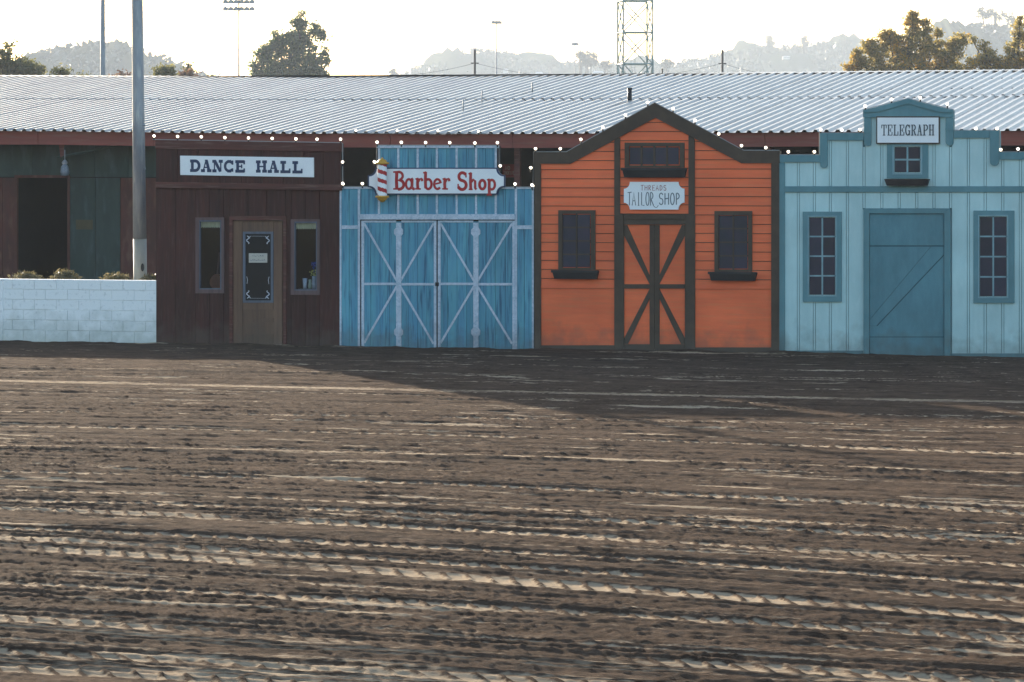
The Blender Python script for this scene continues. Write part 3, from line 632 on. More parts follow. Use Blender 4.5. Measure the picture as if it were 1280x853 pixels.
for k in range(16):
    a = random.random() * 6.28; rr = random.random() ** .5 * .06; fl.lathe((u + rr * math.cos(a), .19 + rr * .4 * math.sin(a), z + random.uniform(-.05, .04)), [(0, -.016), (.016, 0), (0, .016)], 5)
o = fl.build('flower_bunch', 'yellow', None, loc=(u, .19, z)); tag(o, 'bunch of yellow flowers standing in the pale jug', 'flowers')
u, z = A(392.5, 332, .22); fl = MB()
for k in range(9):
    a = random.random() * 6.28; rr = random.random() ** .5 * .045; fl.lathe((u + rr * math.cos(a), .22 + rr * .4 * math.sin(a), z + random.uniform(-.04, .045)), [(0, -.02), (.019, 0), (0, .02)], 5)
fl.tube([(u, .22, z - .2), (u, .22, z)], .006, 5)
o = fl.build('flower_bunch', 'bluecap', None, loc=(u, .22, z)); tag(o, 'bright blue flower head above the yellow bunch in the window', 'flowers')
bulbs('string of bulbs along the dark maroon dance hall roofline',
      zz([(62, 75), (207, 78), (353, 80), (498, 85), (643, 87), (789, 90), (935, 93), (1065, 95), (1210, 95), (1222, 235), (1225, 370)], 180, 155, 4.923),
      [(191, 174.6), (426, 178.6), (428.3, 179), (428.5, 234)], -.02)

# ================================================================== BARBER SHOP
random.seed(21)
r = empty('barber_shop', (A(546, 430)[0], 0, 0), 'weathered blue barber shop front with white batten strips and double barn doors', 'building')
outer = [(424.8, 461), (424.8, 234.5), (472.3, 234.5), (472.3, 183), (622.5, 183), (622.5, 235), (666.8, 235), (666.8, 461)]
P = GZ(outer, 0); P[0] = (P[0][0], -.03); P[-1] = (P[-1][0], -.03)
m = MB(); m.prism([(u, z) for u, z in P], .021, BK); m.build('backing', 'dark', r)
U_ = lambda x, off=0: A(x, 300, off)[0]
bx = [424.9, 436.5, 448, 461, 473.5, 485.5, 497.7, 510, 522, 534, 546, 558.5, 570.7, 583, 595, 607, 619.3, 632, 644.5, 655.5, 666.8]
hd = A(546, 270)[1]; sh0 = A(448, 234.5)[1]; top0 = A(546, 183)[1]
for a, b in zip(bx[:-1], bx[1:]):
    inner = a >= 472 and b <= 622; mid = a >= 447.9 and b <= 644.6
    ztop = top0 if inner else sh0
    zbot = hd if mid else -.03
    m = MB(); m.prism([(U_(a) + .003, zbot), (U_(b) - .003, zbot), (U_(b) - .003, ztop), (U_(a) + .003, ztop)], -random.random() * .003, .02); m.build('board', 'blue', r)
def batten(x, y0, y1, wpx=2.6, base=False):
    rect('batten', x - wpx / 2, y0, x + wpx / 2, y1, -.018, -.0035, 'whitewash', r, base=base)
batten(425.6, 235, 430, 2.2, True); batten(666, 236, 430, 2.4, True); batten(448.6, 236.5, 430, 2.8, True); batten(644.8, 236.5, 430, 2.8, True)
for x in (473.6, 497.7, 522, 546, 570.7, 595, 619.6): batten(x, 185.3, 267.8, 2.6)
rect('top_rail', 471, 182, 623.5, 185.2, -.03, -.0035, 'whitewash', r)
rect('top_rail', 424.2, 233.8, 471.2, 236.2, -.024, -.0035, 'whitewash', r); rect('top_rail', 623.5, 234, 667.4, 236.3, -.024, -.0035, 'whitewash', r)
rect('door_header', 450, 268, 643.4, 274.8, -.055, -.0035, 'whitewash', r, .004)
rect('side_rail', 427, 282, 447, 286.4, -.019, -.0035, 'whitewash', r); rect('side_rail', 646.3, 282, 664.7, 286.6, -.019, -.0035, 'whitewash', r)
def barber_door(xa, xm, xb, lab):
    d = rect('door', xa, 275.5, xb, 430, .002, .02, 'dark', r, base=True)
    n = 8
    for k in range(n):
        a = xa + (xb - xa) * k / n; b = xa + (xb - xa) * (k + 1) / n
        rect('board', a + .2, 277, b - .2, 430, -.010 - random.random() * .003, .001, 'blue', d, base=True)
    F1, B1 = -.028, -.0135
    rect('stile', xa, 276, xa + 3.4, 430, F1, B1, 'whitewash', d, base=True); rect('stile', xb - 3.2, 276, xb, 430, F1, B1, 'whitewash', d, base=True)
    rect('stile', xm - 3.2, 278.6, xm + 3.2, 430, F1 - .003, B1, 'whitewash', d, base=True)
    rect('rail', xa + 3.5, 275.9, xm - 3.4, 278.3, F1 + .003, B1, 'whitewash', d); rect('rail', xm + 3.4, 275.9, xb - 3.4, 278.3, F1 + .003, B1, 'whitewash', d)
    rect('rail', xa + 3.5, 353.6, xm - 3.3, 356.6, F1 + .003, B1, 'whitewash', d); rect('rail', xm + 3.3, 354, xb - 3.3, 357, F1 + .003, B1, 'whitewash', d)
    for (x0, y0, x1, y1) in ((xa + 3.5, 279.5, xm - 2.5, 351), (xb - 3.5, 279.5, xm + 2.5, 351), (xa + 3.5, 429, xm - 2.5, 358), (xb - 3.5, 430, xm + 2.5, 359)):
        stripe('brace', x0, y0, x1, y1, 2.7, F1 + .006, B1, 'whitewash', d)
    for y in (290, 415.3):
        u, z = A(xm, y, -.035); m = MB(); m.prism([(u + .088 * math.cos(PI / 8 + k * PI / 4), z + .088 * math.sin(PI / 8 + k * PI / 4)) for k in range(8)], -.042, -.0315); h = m.build('hinge_plate', 'whitewash', d)
        m = MB(); m.prism([(u + .02 * math.cos(k * PI / 4), z + .02 * math.sin(k * PI / 4)) for k in range(8)], -.050, -.0425); 
    return d
barber_door(451.6, 498.3, 545.4, ''); barber_door(547.2, 594.8, 643.6, '')
u, z = A(546, 355.5, -.05); m = MB(); m.box(u - .03, u + .03, -.045, -.029, z - .03, z + .03); m.build('latch', 'black_box', r)
def notch(x0, y0, x1, y1, rad, n=6, k=1.0):
    """rectangle with scooped corners, pixel coordinates"""
    P = []
    for cx, cy, a0 in ((x0, y0, 0), (x0, y1, -90), (x1, y1, 180), (x1, y0, 90)):
        for i in range(n + 1):
            a = math.radians(a0 + 90 * i / n)
            P.append((cx + rad * math.cos(a), cy + rad * k * math.sin(a)))
    return P
u0, z0 = A(460, 243.5, -.09)
sg = empty('barber_shop_sign', (A(545, 226)[0], -.06, A(545, 243)[1]), 'white scooped-corner board edged in navy reading Barber Shop in red', 'sign')
pp('border', notch(459.6, 209.8, 631.3, 243.6, 9.5), -.075, -.045, 'navy', sg); pp('face', notch(461.4, 211.4, 629.5, 242, 9.5), -.090, -.076, 'white', sg)
write('lettering', 'Barber', 'quaint', 491.5, 214.5, 563, 237, -.0912, 'red', sg)
write('lettering', 'Shop', 'quaint', 571.5, 215.5, 620, 237.6, -.0912, 'red', sg)
# barber pole
u, zt = A(477.8, 205, -.2); zb_ = A(477.8, 245.5, -.2)[1]; R_ = .079
bp_ = empty('barber_pole', (u, -.2, zb_), 'red and white striped barber pole with gold caps at the left end of the sign', 'barber pole')
m = MB(); nseg, nz = 24, 60; vs = []; fs = []; mi = []
for j in range(nz + 1):
    for k in range(nseg):
        a = 2 * PI * k / nseg; vs.append((u + R_ * math.cos(a), -.2 + R_ * math.sin(a), zb_ + (zt - zb_) * j / nz))
for j in range(nz):
    for k in range(nseg):
        fs.append((j * nseg + k, j * nseg + (k + 1) % nseg, (j + 1) * nseg + (k + 1) % nseg, (j + 1) * nseg + k))
        ph = (j / nz * 3.7 + (k + .5) / nseg * 1.0 + .72) % 1.0; mi.append(0 if ph < .46 else 1)
m.v, m.f, m.mi = vs, fs, mi; m.build('striped_tube', ['red', 'white'], bp_, True)
m = MB(); m.lathe((u, -.2, zt), [(.10, -.01), (.118, 0), (.118, .022), (.075, .032), (.078, .05), (.045, .075), (.018, .085), (.020, .10), (0, .108)], 20); m.build('cap', 'gold', bp_, True)
m = MB(); m.lathe((u, -.2, zb_), [(0, -.105), (.035, -.095), (.05, -.075), (.088, -.05), (.08, -.032), (.118, -.022), (.118, 0), (.10, .01)], 20); m.build('cap', 'gold', bp_, True)
m = MB(); m.box(u - .02, u + .02, -.13, -.08, zt - .06, zt - .02); m.box(u - .02, u + .02, -.13, -.08, zb_ + .02, zb_ + .06); m.build('bracket', 'gold', bp_)
bulbs('string of bulbs stepping over the blue barber shop front',
      [(428.3, 229.5), (453, 229.8), (468, 202.5), (471.4, 178), (501.8, 178.2), (532, 178.4), (562.2, 178.5), (593.6, 179), (621.8, 178.6), (625.3, 207.5), (643.8, 230.3), (665, 231.5)],
      [(424.8, 233.5), (470.5, 233.5), (470.8, 181.6), (623.8, 181.8), (624, 233.8), (667.5, 234)], -.03)

# ================================================================== TAILOR SHOP
random.seed(5)
r = empty('tailor_shop', (A(820, 436)[0], 0, 0), 'orange lap-sided tailor shop front with dark brown gable trim and crossed doors', 'building')
prof = [(668, 460), (668, 191), (708, 191), (818, 129.3), (929, 189), (973.8, 189), (973.8, 460)]
P = GZ(prof, 0); P[0] = (P[0][0], -.03); P[-1] = (P[-1][0], -.03)
m = MB(); m.prism(P, .003, BK); m.build('backing', 'brown_trim', r)
inp = [(675, 461), (675, 204), (711, 204), (819, 146), (927, 203.6), (965, 203.6), (965, 461)]
IP = GZ(inp, 0)
def siding(xa, xb, ybot):
    zb0 = A((xa + xb) / 2, ybot)[1]; ztop = A(819, 146)[1]; row = .1515
    k = 0; z = zb0
    while z < ztop:
        c = clip_z(clip_u(IP, A(xa, 300)[0], A(xb, 300)[0]), z + .011, z + row - .0005)  # gap bares the brown backing: shadow line under each lap as dark colour
        if len(c) >= 3 and max(p[1] for p in c) - min(p[1] for p in c) > .01:
            m = MB(); m.prism(c, (lambda zz_, z0=z, row=row: -.021 + .014 * (zz_ - z0) / row), .002); m.build('siding_board', 'orange', r)
        z += row
siding(675.5, 768.5, 360.5); siding(774, 861, 268); siding(868, 964.5, 361.5)
rect('lower_panel', 675.5, 361, 768.5, 430, -.010, .002, 'orange', r, base=True); rect('lower_panel', 868, 362, 964.5, 430, -.010, .002, 'orange', r, base=True)
for x0_, x1_, y_ in ((676.2, 767, 358.5), (869.3, 963.5, 359.6)): rect('ledge', x0_, y_, x1_, y_ + 2.2, -.030, -.022, 'orange', r)
# trim
FT = -.045
def trim(name, pts, f=FT): return pp(name, pts, f, -.0225 if f > -.06 else -.0225, 'brown_trim', r, .003)
rect('corner_board', 668, 205.5, 675.8, 430, FT, .002, 'brown_trim', r, base=True); rect('corner_board', 964, 204.6, 973.8, 430, FT, .002, 'brown_trim', r, base=True)
pp('roof_trim', [(667, 190.4), (708, 190.4), (712.5, 205), (667, 205)], FT - .004, .002, 'brown_trim', r)
pp('roof_trim', [(708, 190.4), (818.3, 128.8), (819, 147.3), (712.5, 205)], FT - .006, .002, 'brown_trim', r)
pp('roof_trim', [(818.3, 128.8), (929.5, 188.6), (926.5, 204.2), (819, 147.3)], FT - .008, .002, 'brown_trim', r)
pp('roof_trim', [(929.5, 188.6), (974.4, 188.6), (974.4, 204.2), (926.5, 204.2)], FT - .004, .002, 'brown_trim', r)
pp('post', [(767.8, 176), (774.8, 172), (774.8, 268), (767.8, 268)], FT, -.0225, 'brown_trim', r); pp('post', [(860.6, 170.5), (868.2, 174.5), (868.2, 268), (860.6, 268)], FT, -.0225, 'brown_trim', r)
rect('post', 767.8, 268.4, 779.5, 430, FT - .002, .002, 'brown_trim', r, base=True); rect('post', 856.4, 268.4, 868.4, 430, FT - .002, .002, 'brown_trim', r, base=True)
rect('header', 779.8, 268.6, 856.2, 274.5, FT - .012, .002, 'brown_trim', r, .003); rect('header', 779.8, 274.8, 856.2, 280.8, FT, .002, 'brown_trim', r)
rect('base_board', 676, 431.8, 767.5, 440, -.03, -.0115, 'brown_trim', r, base=True); rect('base_board', 868.6, 434.5, 963.8, 440, -.03, -.0115, 'brown_trim', r, base=True)
# crossed doors
for xa, xb, sgn in ((780, 817.8, 1), (818.2, 856, -1)):
    d = rect('door', xa, 281.2, xb, 430, -.006, .002, 'orange', r, base=True)
    xs = xb - 5.8 if sgn > 0 else xa; rect('stile', xs, 281.5, xs + 5.8, 430, -.034, -.0065, 'brown_trim', d, base=True)
    xi, xo = (812, 780.2) if sgn > 0 else (824, 855.8)
    rect('rail', min(xi, xo), 355.5, max(xi, xo), 361, -.030, -.0065, 'brown_trim', d)
    rect('rail', min(xi, xo), 430.5, max(xi, xo), 450, -.028, -.0065, 'brown_trim', d, base=True)
    m = MB(); m.prism(GZ([(xo, 281.5), (xo + sgn * 3.5, 281.5), (xi, 345), (xi, 355.3), (xo, 295)], -.026), -.026, -.0065); m.build('brace', 'brown_trim', d)
    m = MB(); m.prism(GZ([(xi, 361.3), (xi, 373), (xo + sgn * 4.5, 430.3), (xo, 430.3), (xo, 423)], -.026), -.026, -.0065); m.build('brace', 'brown_trim', d)
def twin(xo0, yo0, xo1, yo1, xi0, yi0, xi1, yi1, nx, ny, bx0, bx1, by0, by1, mw=1.8):
    f = ring('window', xo0, yo0, xo1, yo1, xi0, yi0, xi1, yi1, -.060, -.018, 'brown_trim', r)
    pane_grid(r, xi0, yi0, xi1, yi1, nx, ny, -.045, mw, 'pane', 'brown_trim', f)
    b = MB(); u0, zt_ = A(bx0, by0, -.15); u1, _ = A(bx1, by0, -.15); zb_ = A(bx0, by1, -.15)[1]; ins = .035
    v = [(u0, -.16, zt_), (u1, -.16, zt_), (u1, -.0615, zt_), (u0, -.0615, zt_), (u0 + ins, -.14, zb_), (u1 - ins, -.14, zb_), (u1 - ins, -.0615, zb_), (u0 + ins, -.0615, zb_)]
    v = [(p[0], p[1], p[2]) for p in v]
    b.add(v, [(3, 2, 1, 0), (4, 5, 6, 7), (0, 1, 5, 4), (1, 2, 6, 5), (2, 3, 7, 6), (3, 0, 4, 7)]); b.box(u0 - .012, u1 + .012, -.172, -.161, zt_ - .03, zt_ + .012); b.build('window_box', 'black_box', f)
    return f
twin(697.8, 263, 743.6, 338, 702.8, 267.6, 738.4, 335, 2, 4, 690, 747.5, 338.6, 348.6)
twin(893, 264, 939.6, 340, 898, 269, 935, 337, 2, 4, 886, 945.5, 340.6, 351)
twin(780.8, 178.6, 855, 209.8, 786, 183.2, 849.5, 207, 4, 1, 777.5, 857.5, 211, 222, 2.4)
sg = pp('tailor_shop_sign', notch(779.8, 227.6, 855.2, 262.2, 7.5, 5, 1.15), -.062, -.024, 'white', None); tag(sg, 'small white scalloped plaque reading THREADS TAILOR SHOP in thin lettering', 'sign')
write('lettering', 'THREADS', 'mono', 801, 231.8, 833, 238.2, -.063, 'rose_ink', sg, (.17,), .3)
write('lettering', 'TAILOR', 'mono', 784.5, 240.5, 817.5, 257, -.063, 'grey_ink', sg, (.17,), .12)
write('lettering', 'SHOP', 'mono', 823.5, 241.5, 850.5, 256, -.063, 'grey_ink', sg, (.17,), .2)
m = MB(); c = [0]; u, z = A(817, 257.5, -.063); draw_strokes(m, [([(-.1, .1), (.2, -.2), (.5, -.3), (.7, -.1), (.8, .1)], .10)], u, z, .1, .1, -.0632, c); m.build('flourish', 'grey_ink', sg)
tb = zz([(58, 403), (246, 403), (403, 332), (570, 240), (742, 145), (912, 50)], 660, 120, 6.094) + zz([(130, 97), (297, 187), (478, 290), (651, 380), (837, 395)], 820, 120, 6.094)
bulbs('string of bulbs over the orange tailor shop gable', zz([(37, 687), (22, 548)], 660, 120, 6.094) + tb,
      [(666, 235), (667, 190), (708, 189.9), (818.3, 128.2), (929.5, 188), (974.4, 188.2)], -.01)

# ================================================================== TELEGRAPH OFFICE
random.seed(9)
r = empty('telegraph_office', (A(1135, 443)[0], 0, 0), 'pale aqua board telegraph office with stepped parapet and teal trim', 'building')
prof = [(974, 461), (974, 194.4), (1024.6, 194.4), (1024.6, 167), (1080, 167), (1080, 138), (1134.5, 124.3), (1191.3, 138), (1191.3, 163.8), (1249, 163.8), (1249, 191), (1298, 191), (1298, 461)]
P = GZ(prof, 0); P[0] = (P[0][0], -.03); P[-1] = (P[-1][0], -.03)
m = MB(); m.prism(P, .022, BK); m.build('backing', 'teal', r)
ex = [974.2, 998, 1018, 1038, 1059.3, 1080, 1102.3, 1124, 1146, 1167.5, 1188.3, 1210.5, 1231.5, 1253.5, 1275.5, 1297.8]
for a, b in zip(ex[:-1], ex[1:]):
    c = clip_u(P, A(a, 300)[0] + .023, A(b, 300)[0] - .023)
    zmid = A((a + b) / 2, 236)[1]
    for lo_, hi_ in ((-.03, zmid), (zmid + .004, 9)):
        cc = clip_z(c, lo_, hi_)
        if a >= 1080 and b <= 1190 and lo_ < 0:                # above the door only
            cc = clip_z(cc, A(a, 262)[1], 9)
        if len(cc) >= 3:
            m = MB(); m.prism(cc, -random.random() * .002, .021); m.build('board', 'aqua', r)
for (xa, xb) in ((1080.3, 1085),): rect('board', 1078, 262, 1081, 430, 0, .021, 'aqua', r, base=True)
rect('board', 1186.5, 262, 1188.6, 430, -.0005, .021, 'aqua', r, base=True)
for x, yt in ((998, 203), (1018, 203), (1038, 176), (1059.3, 176), (1080, 184), (1102.3, 147), (1124, 147), (1146, 147), (1167.5, 147), (1188.3, 184), (1210.5, 173), (1231.5, 173), (1253.5, 200), (1275.5, 200)):
    rect('batten', x - 1.1, yt, x + 1.1, 232.8, -.004, .0205, 'aqua', r)
    if x < 1079 or x > 1189: rect('batten', x - 1.1, 241, x + 1.1, 430, -.004, .0205, 'aqua', r, base=True)
    elif not 1086 < x < 1180: pass
for x in (1080, 1102.3, 1124, 1146, 1167.5, 1188.3): rect('batten', x - 1.1, 241, x + 1.1, 260.2, -.004, .0205, 'aqua', r)
T = 'teal'
rect('corner_board', 973.6, 203.3, 980.8, 430, -.030, .003, T, r, base=True); rect('corner_board', 1291, 200, 1298.4, 430, -.030, .003, T, r, base=True)
rect('band', 981, 233, 1290.8, 240.6, -.028, -.003, T, r, .003)
rect('parapet_trim', 973.6, 194, 1024.9, 203, -.034, .003, T, r); rect('parapet_trim', 1034.6, 166.6, 1079.6, 175.8, -.034, .003, T, r)
rect('parapet_trim', 1192, 163.4, 1237, 172.6, -.034, .003, T, r); rect('parapet_trim', 1248.9, 190.6, 1298.4, 199.8, -.034, .003, T, r)
def bracket(x0, x1, y0, y1):
    n = 6; pts = [(x0, y0), (x1, y0)] + [((x0 + x1) / 2 + (x1 - x0) / 2 * math.cos(PI * i / n), y1 - (x1 - x0) / 2 + (x1 - x0) / 2 * math.sin(PI * i / n)) for i in range(n + 1)]
    pp('bracket', pts, -.040, .003, T, r)
bracket(1025, 1034.3, 166.6, 210.5); bracket(1080, 1088.7, 147.3, 183); bracket(1182, 1191.6, 147.3, 182.5); bracket(1237.3, 1248.6, 163.4, 207.8)
rect('cap_moulding', 1079.8, 166.3, 1089, 163, -.052, -.0405, T, r); rect('cap_moulding', 1181.8, 163, 1192, 160, -.052, -.0405, T, r)
pp('pediment', [(1079, 138), (1134.5, 124), (1192, 138), (1192, 147), (1079, 147)], -.034, .003, T, r)
pp('pediment_rake', [(1079, 138.4), (1134.5, 123.6), (1134.5, 129.5), (1098, 140), (1079, 141)], -.056, -.0345, T, r); pp('pediment_rake', [(1192, 138.4), (1134.5, 123.6), (1134.5, 129.5), (1172, 140), (1192, 141)], -.056, -.0345, T, r)
rect('pediment_sill', 1079, 143.2, 1192, 147, -.050, -.0345, T, r)
sg = empty('telegraph_sign', (A(1135, 163)[0], -.03, A(1135, 180)[1]), 'white rectangular board reading TELEGRAPH in thin dark slab letters', 'sign')
rect('border', 1095.3, 145.6, 1174.4, 180, -.064, -.0115, 'brown_trim', sg); rect('face', 1096.6, 147.2, 1173.1, 178.6, -.070, -.0645, 'white', sg)
write('lettering', 'TELEGRAPH', 'slab', 1101.6, 155.8, 1168, 170, -.0712, 'teal_ink', sg, (.17, .11, .09), .08)
f = ring('window', 1108.6, 180.4, 1160, 223.4, 1117.4, 183, 1151, 216.6, -.030, .0, T, r); pane_grid(r, 1117.4, 183, 1151, 216.6, 2, 2, -.022, 2.2, 'pane', 'muntin', f)
ring('sash', 1115.6, 181.6, 1152.8, 218.4, 1117.4, 183, 1151, 216.6, -.036, -.0305, 'muntin', f)
b = MB(); u0, zt_ = A(1105, 224, -.15); u1, _ = A(1161, 224, -.15); zb_ = A(1105, 232.4, -.15)[1]
b.add([(u0, -.15, zt_), (u1, -.15, zt_), (u1, -.031, zt_), (u0, -.031, zt_), (u0 + .04, -.13, zb_), (u1 - .04, -.13, zb_), (u1 - .04, -.031, zb_), (u0 + .04, -.031, zb_)], [(3, 2, 1, 0), (4, 5, 6, 7), (0, 1, 5, 4), (1, 2, 6, 5), (2, 3, 7, 6), (3, 0, 4, 7)]); b.build('window_box', 'black_box', f)
for (a0, b0, a1, b1, i0, j0, i1, j1) in ((1003.4, 264.8, 1051.8, 377.6, 1011, 271.3, 1044.6, 369.6), (1216.8, 263.5, 1267.6, 379, 1224, 270.5, 1259, 371.6)):
    f = ring('window', a0, b0, a1, b1, i0, j0, i1, j1, -.036, -.0, T, r); pane_grid(r, i0, j0, i1, j1, 2, 4, -.024, 1.9, 'pane', 'muntin', f)
    ring('sash', i0 - 1.3, j0 - 1.3, i1 + 1.3, j1 + 1.3, i0, j0, i1, j1, -.040, -.0365, 'muntin', f)
m = MB()
for pts in ([(1079.3, 260.6), (1188, 260.6), (1180.3, 267), (1086.4, 267)],): m.prism(GZ(pts, -.036), -.036, .0215)
for xa, xb in ((1079.3, 1086.4), (1180.3, 1188)):
    u0, z0 = A(xa, 267, -.036); u1, z1 = A(xb, 267, -.036); zo = A(1080, 260.6, -.036)[1]
    if xa < 1100: m.prism([(u0, -.03), (u1, -.03), (u1, z1), (u0, zo)], -.036, .0215)
    else: m.prism([(u0, -.03), (u1, -.03), (u1, zo), (u0, z0)], -.036, .0215)
m.build('door_frame', T, r)
d = rect('door', 1086.4, 267, 1180.3, 430, .006, .0215, 'teal_groove', r, base=True)
rect('rail', 1087.2, 268, 1179.6, 307, -.006, .0055, 'teal_door', d); rect('rail', 1087.2, 422, 1179.6, 430, -.006, .0055, 'teal_door', d, base=True)
pp('brace', [(1087.2, 400.2), (1163.8, 308.5), (1179.6, 308.5), (1179.6, 318.3), (1095.4, 407.5), (1087.2, 407.5)], -.008, .0055, 'teal_door', d)
pp('panel', [(1179.6, 320), (1179.6, 421), (1087.2, 421), (1087.2, 407.7), (1096.8, 407.7)], -.002, .0055, 'teal_door', d)
pp('panel', [(1087.2, 308.5), (1163.2, 308.5), (1087.2, 399.5)], -.004, .0055, 'teal_door', d)
rect('base_board', 981, 438.5, 1079, 445, -.020, -.0115, T, r, base=True); rect('base_board', 1188.4, 442, 1290.8, 446, -.020, -.0115, T, r, base=True)
gb = zz([(88, 455), (273, 455), (318, 297), (468, 300), (598, 297), (635, 130), (822, 82)], 970, 110, 5.6875) + zz([(172, 70), (365, 115), (568, 290), (718, 290), (745, 440), (868, 435)], 1120, 110, 5.6875)
bulbs('string of bulbs stepping along the pale aqua parapet', gb,
      [(974, 193.7), (1024, 193.7), (1024, 166.2), (1079, 166.2), (1079, 137.4), (1134.5, 123), (1192.4, 137.4), (1192.4, 162.8), (1249.4, 162.8), (1249.4, 190), (1297, 190)], -.01)

# ================================================================== BLOCK WALL, LIGHT POLE, WEEDS
random.seed(31)
ub = A(195.8, 400)[0]; ua = A(1.6, 400)[0]
r = empty('block_wall', ((ua + ub) / 2, .1, 0), 'low whitewashed concrete block wall in front of the green barn wall', 'wall')
rows = 6; rh = .178; L_ = ub - ua; bl = L_ / 7.0
bmesh_full = None
for j in range(rows):
    x = ua; offs = bl / 2 if j % 2 else 0; xs = [ua] + [ua + offs + k * bl for k in range(1 if not offs else 0, 8)] + [ub]
    xs = sorted(set(round(v, 4) for v in xs if ua - 1e-6 <= v <= ub + 1e-6))
    for a, b in zip(xs[:-1], xs[1:]):
        if b - a < .05: continue
        y = random.uniform(-.004, .004) ; rr = .0 if j == rows - 1 else random.uniform(0, .014) * (b > ub - .1)
        m = MB(); m.box(a + .002, b - .002 + rr, y, .19 + y, j * rh + .0025 - (.03 if j == 0 else 0), (j + 1) * rh - .0025)
        bevel(m.build('block', 'block', r), .006, 2)
m = MB(); m.box(ua + .01, ub - .01, .012, .18, 0, rows * rh - .004); m.build('mortar_core', 'block', r)
m = MB(); m.box(A(-16, 400, -.1)[0] - 6, A(-16, 400, -.1)[0] - .02, 0, .19, -.02, rows * rh); m.build('wall_run', 'block', r)
# pale sunlit post closing the wall's left end
u0 = A(-16, 400, -.1)[0]; u1 = A(.9, 400, -.1)[0]
m = MB(); m.box(u0, u1, -.03, .21, -.02, 1.03); m.box(u0 - .004, u1 + .003, -.036, .216, 1.031, 1.069); o = m.build('wall_pier', 'block', None, loc=((u0 + u1) / 2, 0, 0)); bevel(o, .01); tag(o, 'pale square pier closing the left end of the block wall', 'pier')
# the tall light pole behind the wall
bpt = Dp(176, 400, 66.6); tpt = Dp(171.6, 0, 66.6); lean = (Vector((tpt.x, tpt.y, 0)) - Vector((bpt.x, bpt.y, 0))) / (tpt.z)
r = empty('light_pole', (bpt.x, bpt.y, 0), 'tall round galvanised light pole standing right behind the block wall', 'light pole')
bx_, by_ = bpt.x, bpt.y
m = MB(); zs = [1.75, 4, 8, 15]; m.tube([(bx_ + lean.x * z, by_ + lean.y * z, z) for z in zs], [.118, .108, .092, .065], 20); m.build('shaft', 'galv', r, True)
m = MB(); m.tube([(bx_, by_, 0), (bx_ + lean.x * 1.748, by_, 1.748)], [.122, .1185], 20); sh = m.build('lower_shaft', 'tan_sunlight', r, True)  # tan tint puts sunlight on the lower pole into its colour
m = MB(); m.box(bx_ - .2, bx_ + .2, by_ - .2, by_ + .2, 0, .03); m.build('base_plate', 'galv', r)
hx, hz = Dp(173.2, 334.5, 66.5).x, Dp(173, 334.5, 66.5).z
dirn = Vector((CX - bx_, CY - by_, 0)).normalized(); side = Vector((-dirn.y, dirn.x, 0))
m = MB(); c0 = Vector((bx_, by_, hz)) + dirn * .107 + side * (.03)
m.add([tuple(c0 + side * .030 * math.cos(a) + Vector((0, 0, .072 * math.sin(a))) + dirn * k) for k in (.0, .018) for a in [2 * PI * q / 12 for q in range(12)]], [tuple(range(12)), tuple(range(23, 11, -1))] + [(i, (i + 1) % 12, (i + 1) % 12 + 12, i + 12) for i in range(12)])
m.build('hand_hole_cover', 'black_box', r)
for z0_, z1_ in ((2.98, 3.01), (3.75, 3.78)):
    m = MB(); m.tube([(bx_ + lean.x * z0_, by_, z0_), (bx_ + lean.x * z1_, by_, z1_)], .116, 20); m.build('band', 'galv', r, True)
m = MB(); m.tube([(bx_ + lean.x * 14.6 - 1.4, by_, 14.6), (bx_ + lean.x * 14.6 + 1.4, by_, 14.6)], .04, 8); ca = m.build('crossarm', 'galv', r)
for k in (-1.2, -.4, .4, 1.2):
    m = MB(); m.lathe((bx_ + lean.x * 14.6 + k, by_ - .1, 14.3), [(.20, -.1), (.2, 0), (.08, .22), (.03, .28)], 12); m.build('floodlight', 'galv', ca)
def leafmesh(name, centers, size, mat, parent, flat=.5, loc=None):
    """many small quads; centers is an (n, 3) array in world space"""
    c = np.asarray(centers, np.float32); n = len(c); r_ = np.random.default_rng(len(c) + 3)
    a = r_.normal(size=(n, 3)); a /= np.linalg.norm(a, axis=1)[:, None]; b = r_.normal(size=(n, 3)); b -= (b * a).sum(1)[:, None] * a; b /= np.linalg.norm(b, axis=1)[:, None]
    s = size * r_.uniform(.55, 1.25, (n, 1)); a = a * s; b = b * s * flat
    v = np.stack([c - a, c - b * .9 + a * .1, c + a, c + b], 1).reshape(-1, 3)
    off = parent_loc(parent) if parent is not None else Vector(loc); v = v - np.array(off, np.float32)
    me = bpy.data.meshes.new(name); me.vertices.add(len(v)); me.vertices.foreach_set('co', v.astype(np.float32).ravel())
    me.loops.add(n * 4); me.loops.foreach_set('vertex_index', np.arange(n * 4, dtype=np.int32)); me.polygons.add(n); me.polygons.foreach_set('loop_start', np.arange(n, dtype=np.int32) * 4)
    me.update(calc_edges=True); me.materials.append(M[mat]); o = bpy.data.objects.new(name, me); COL.objects.link(o)
    if parent is not None: o.parent = parent
    else: o.location = off
    return o
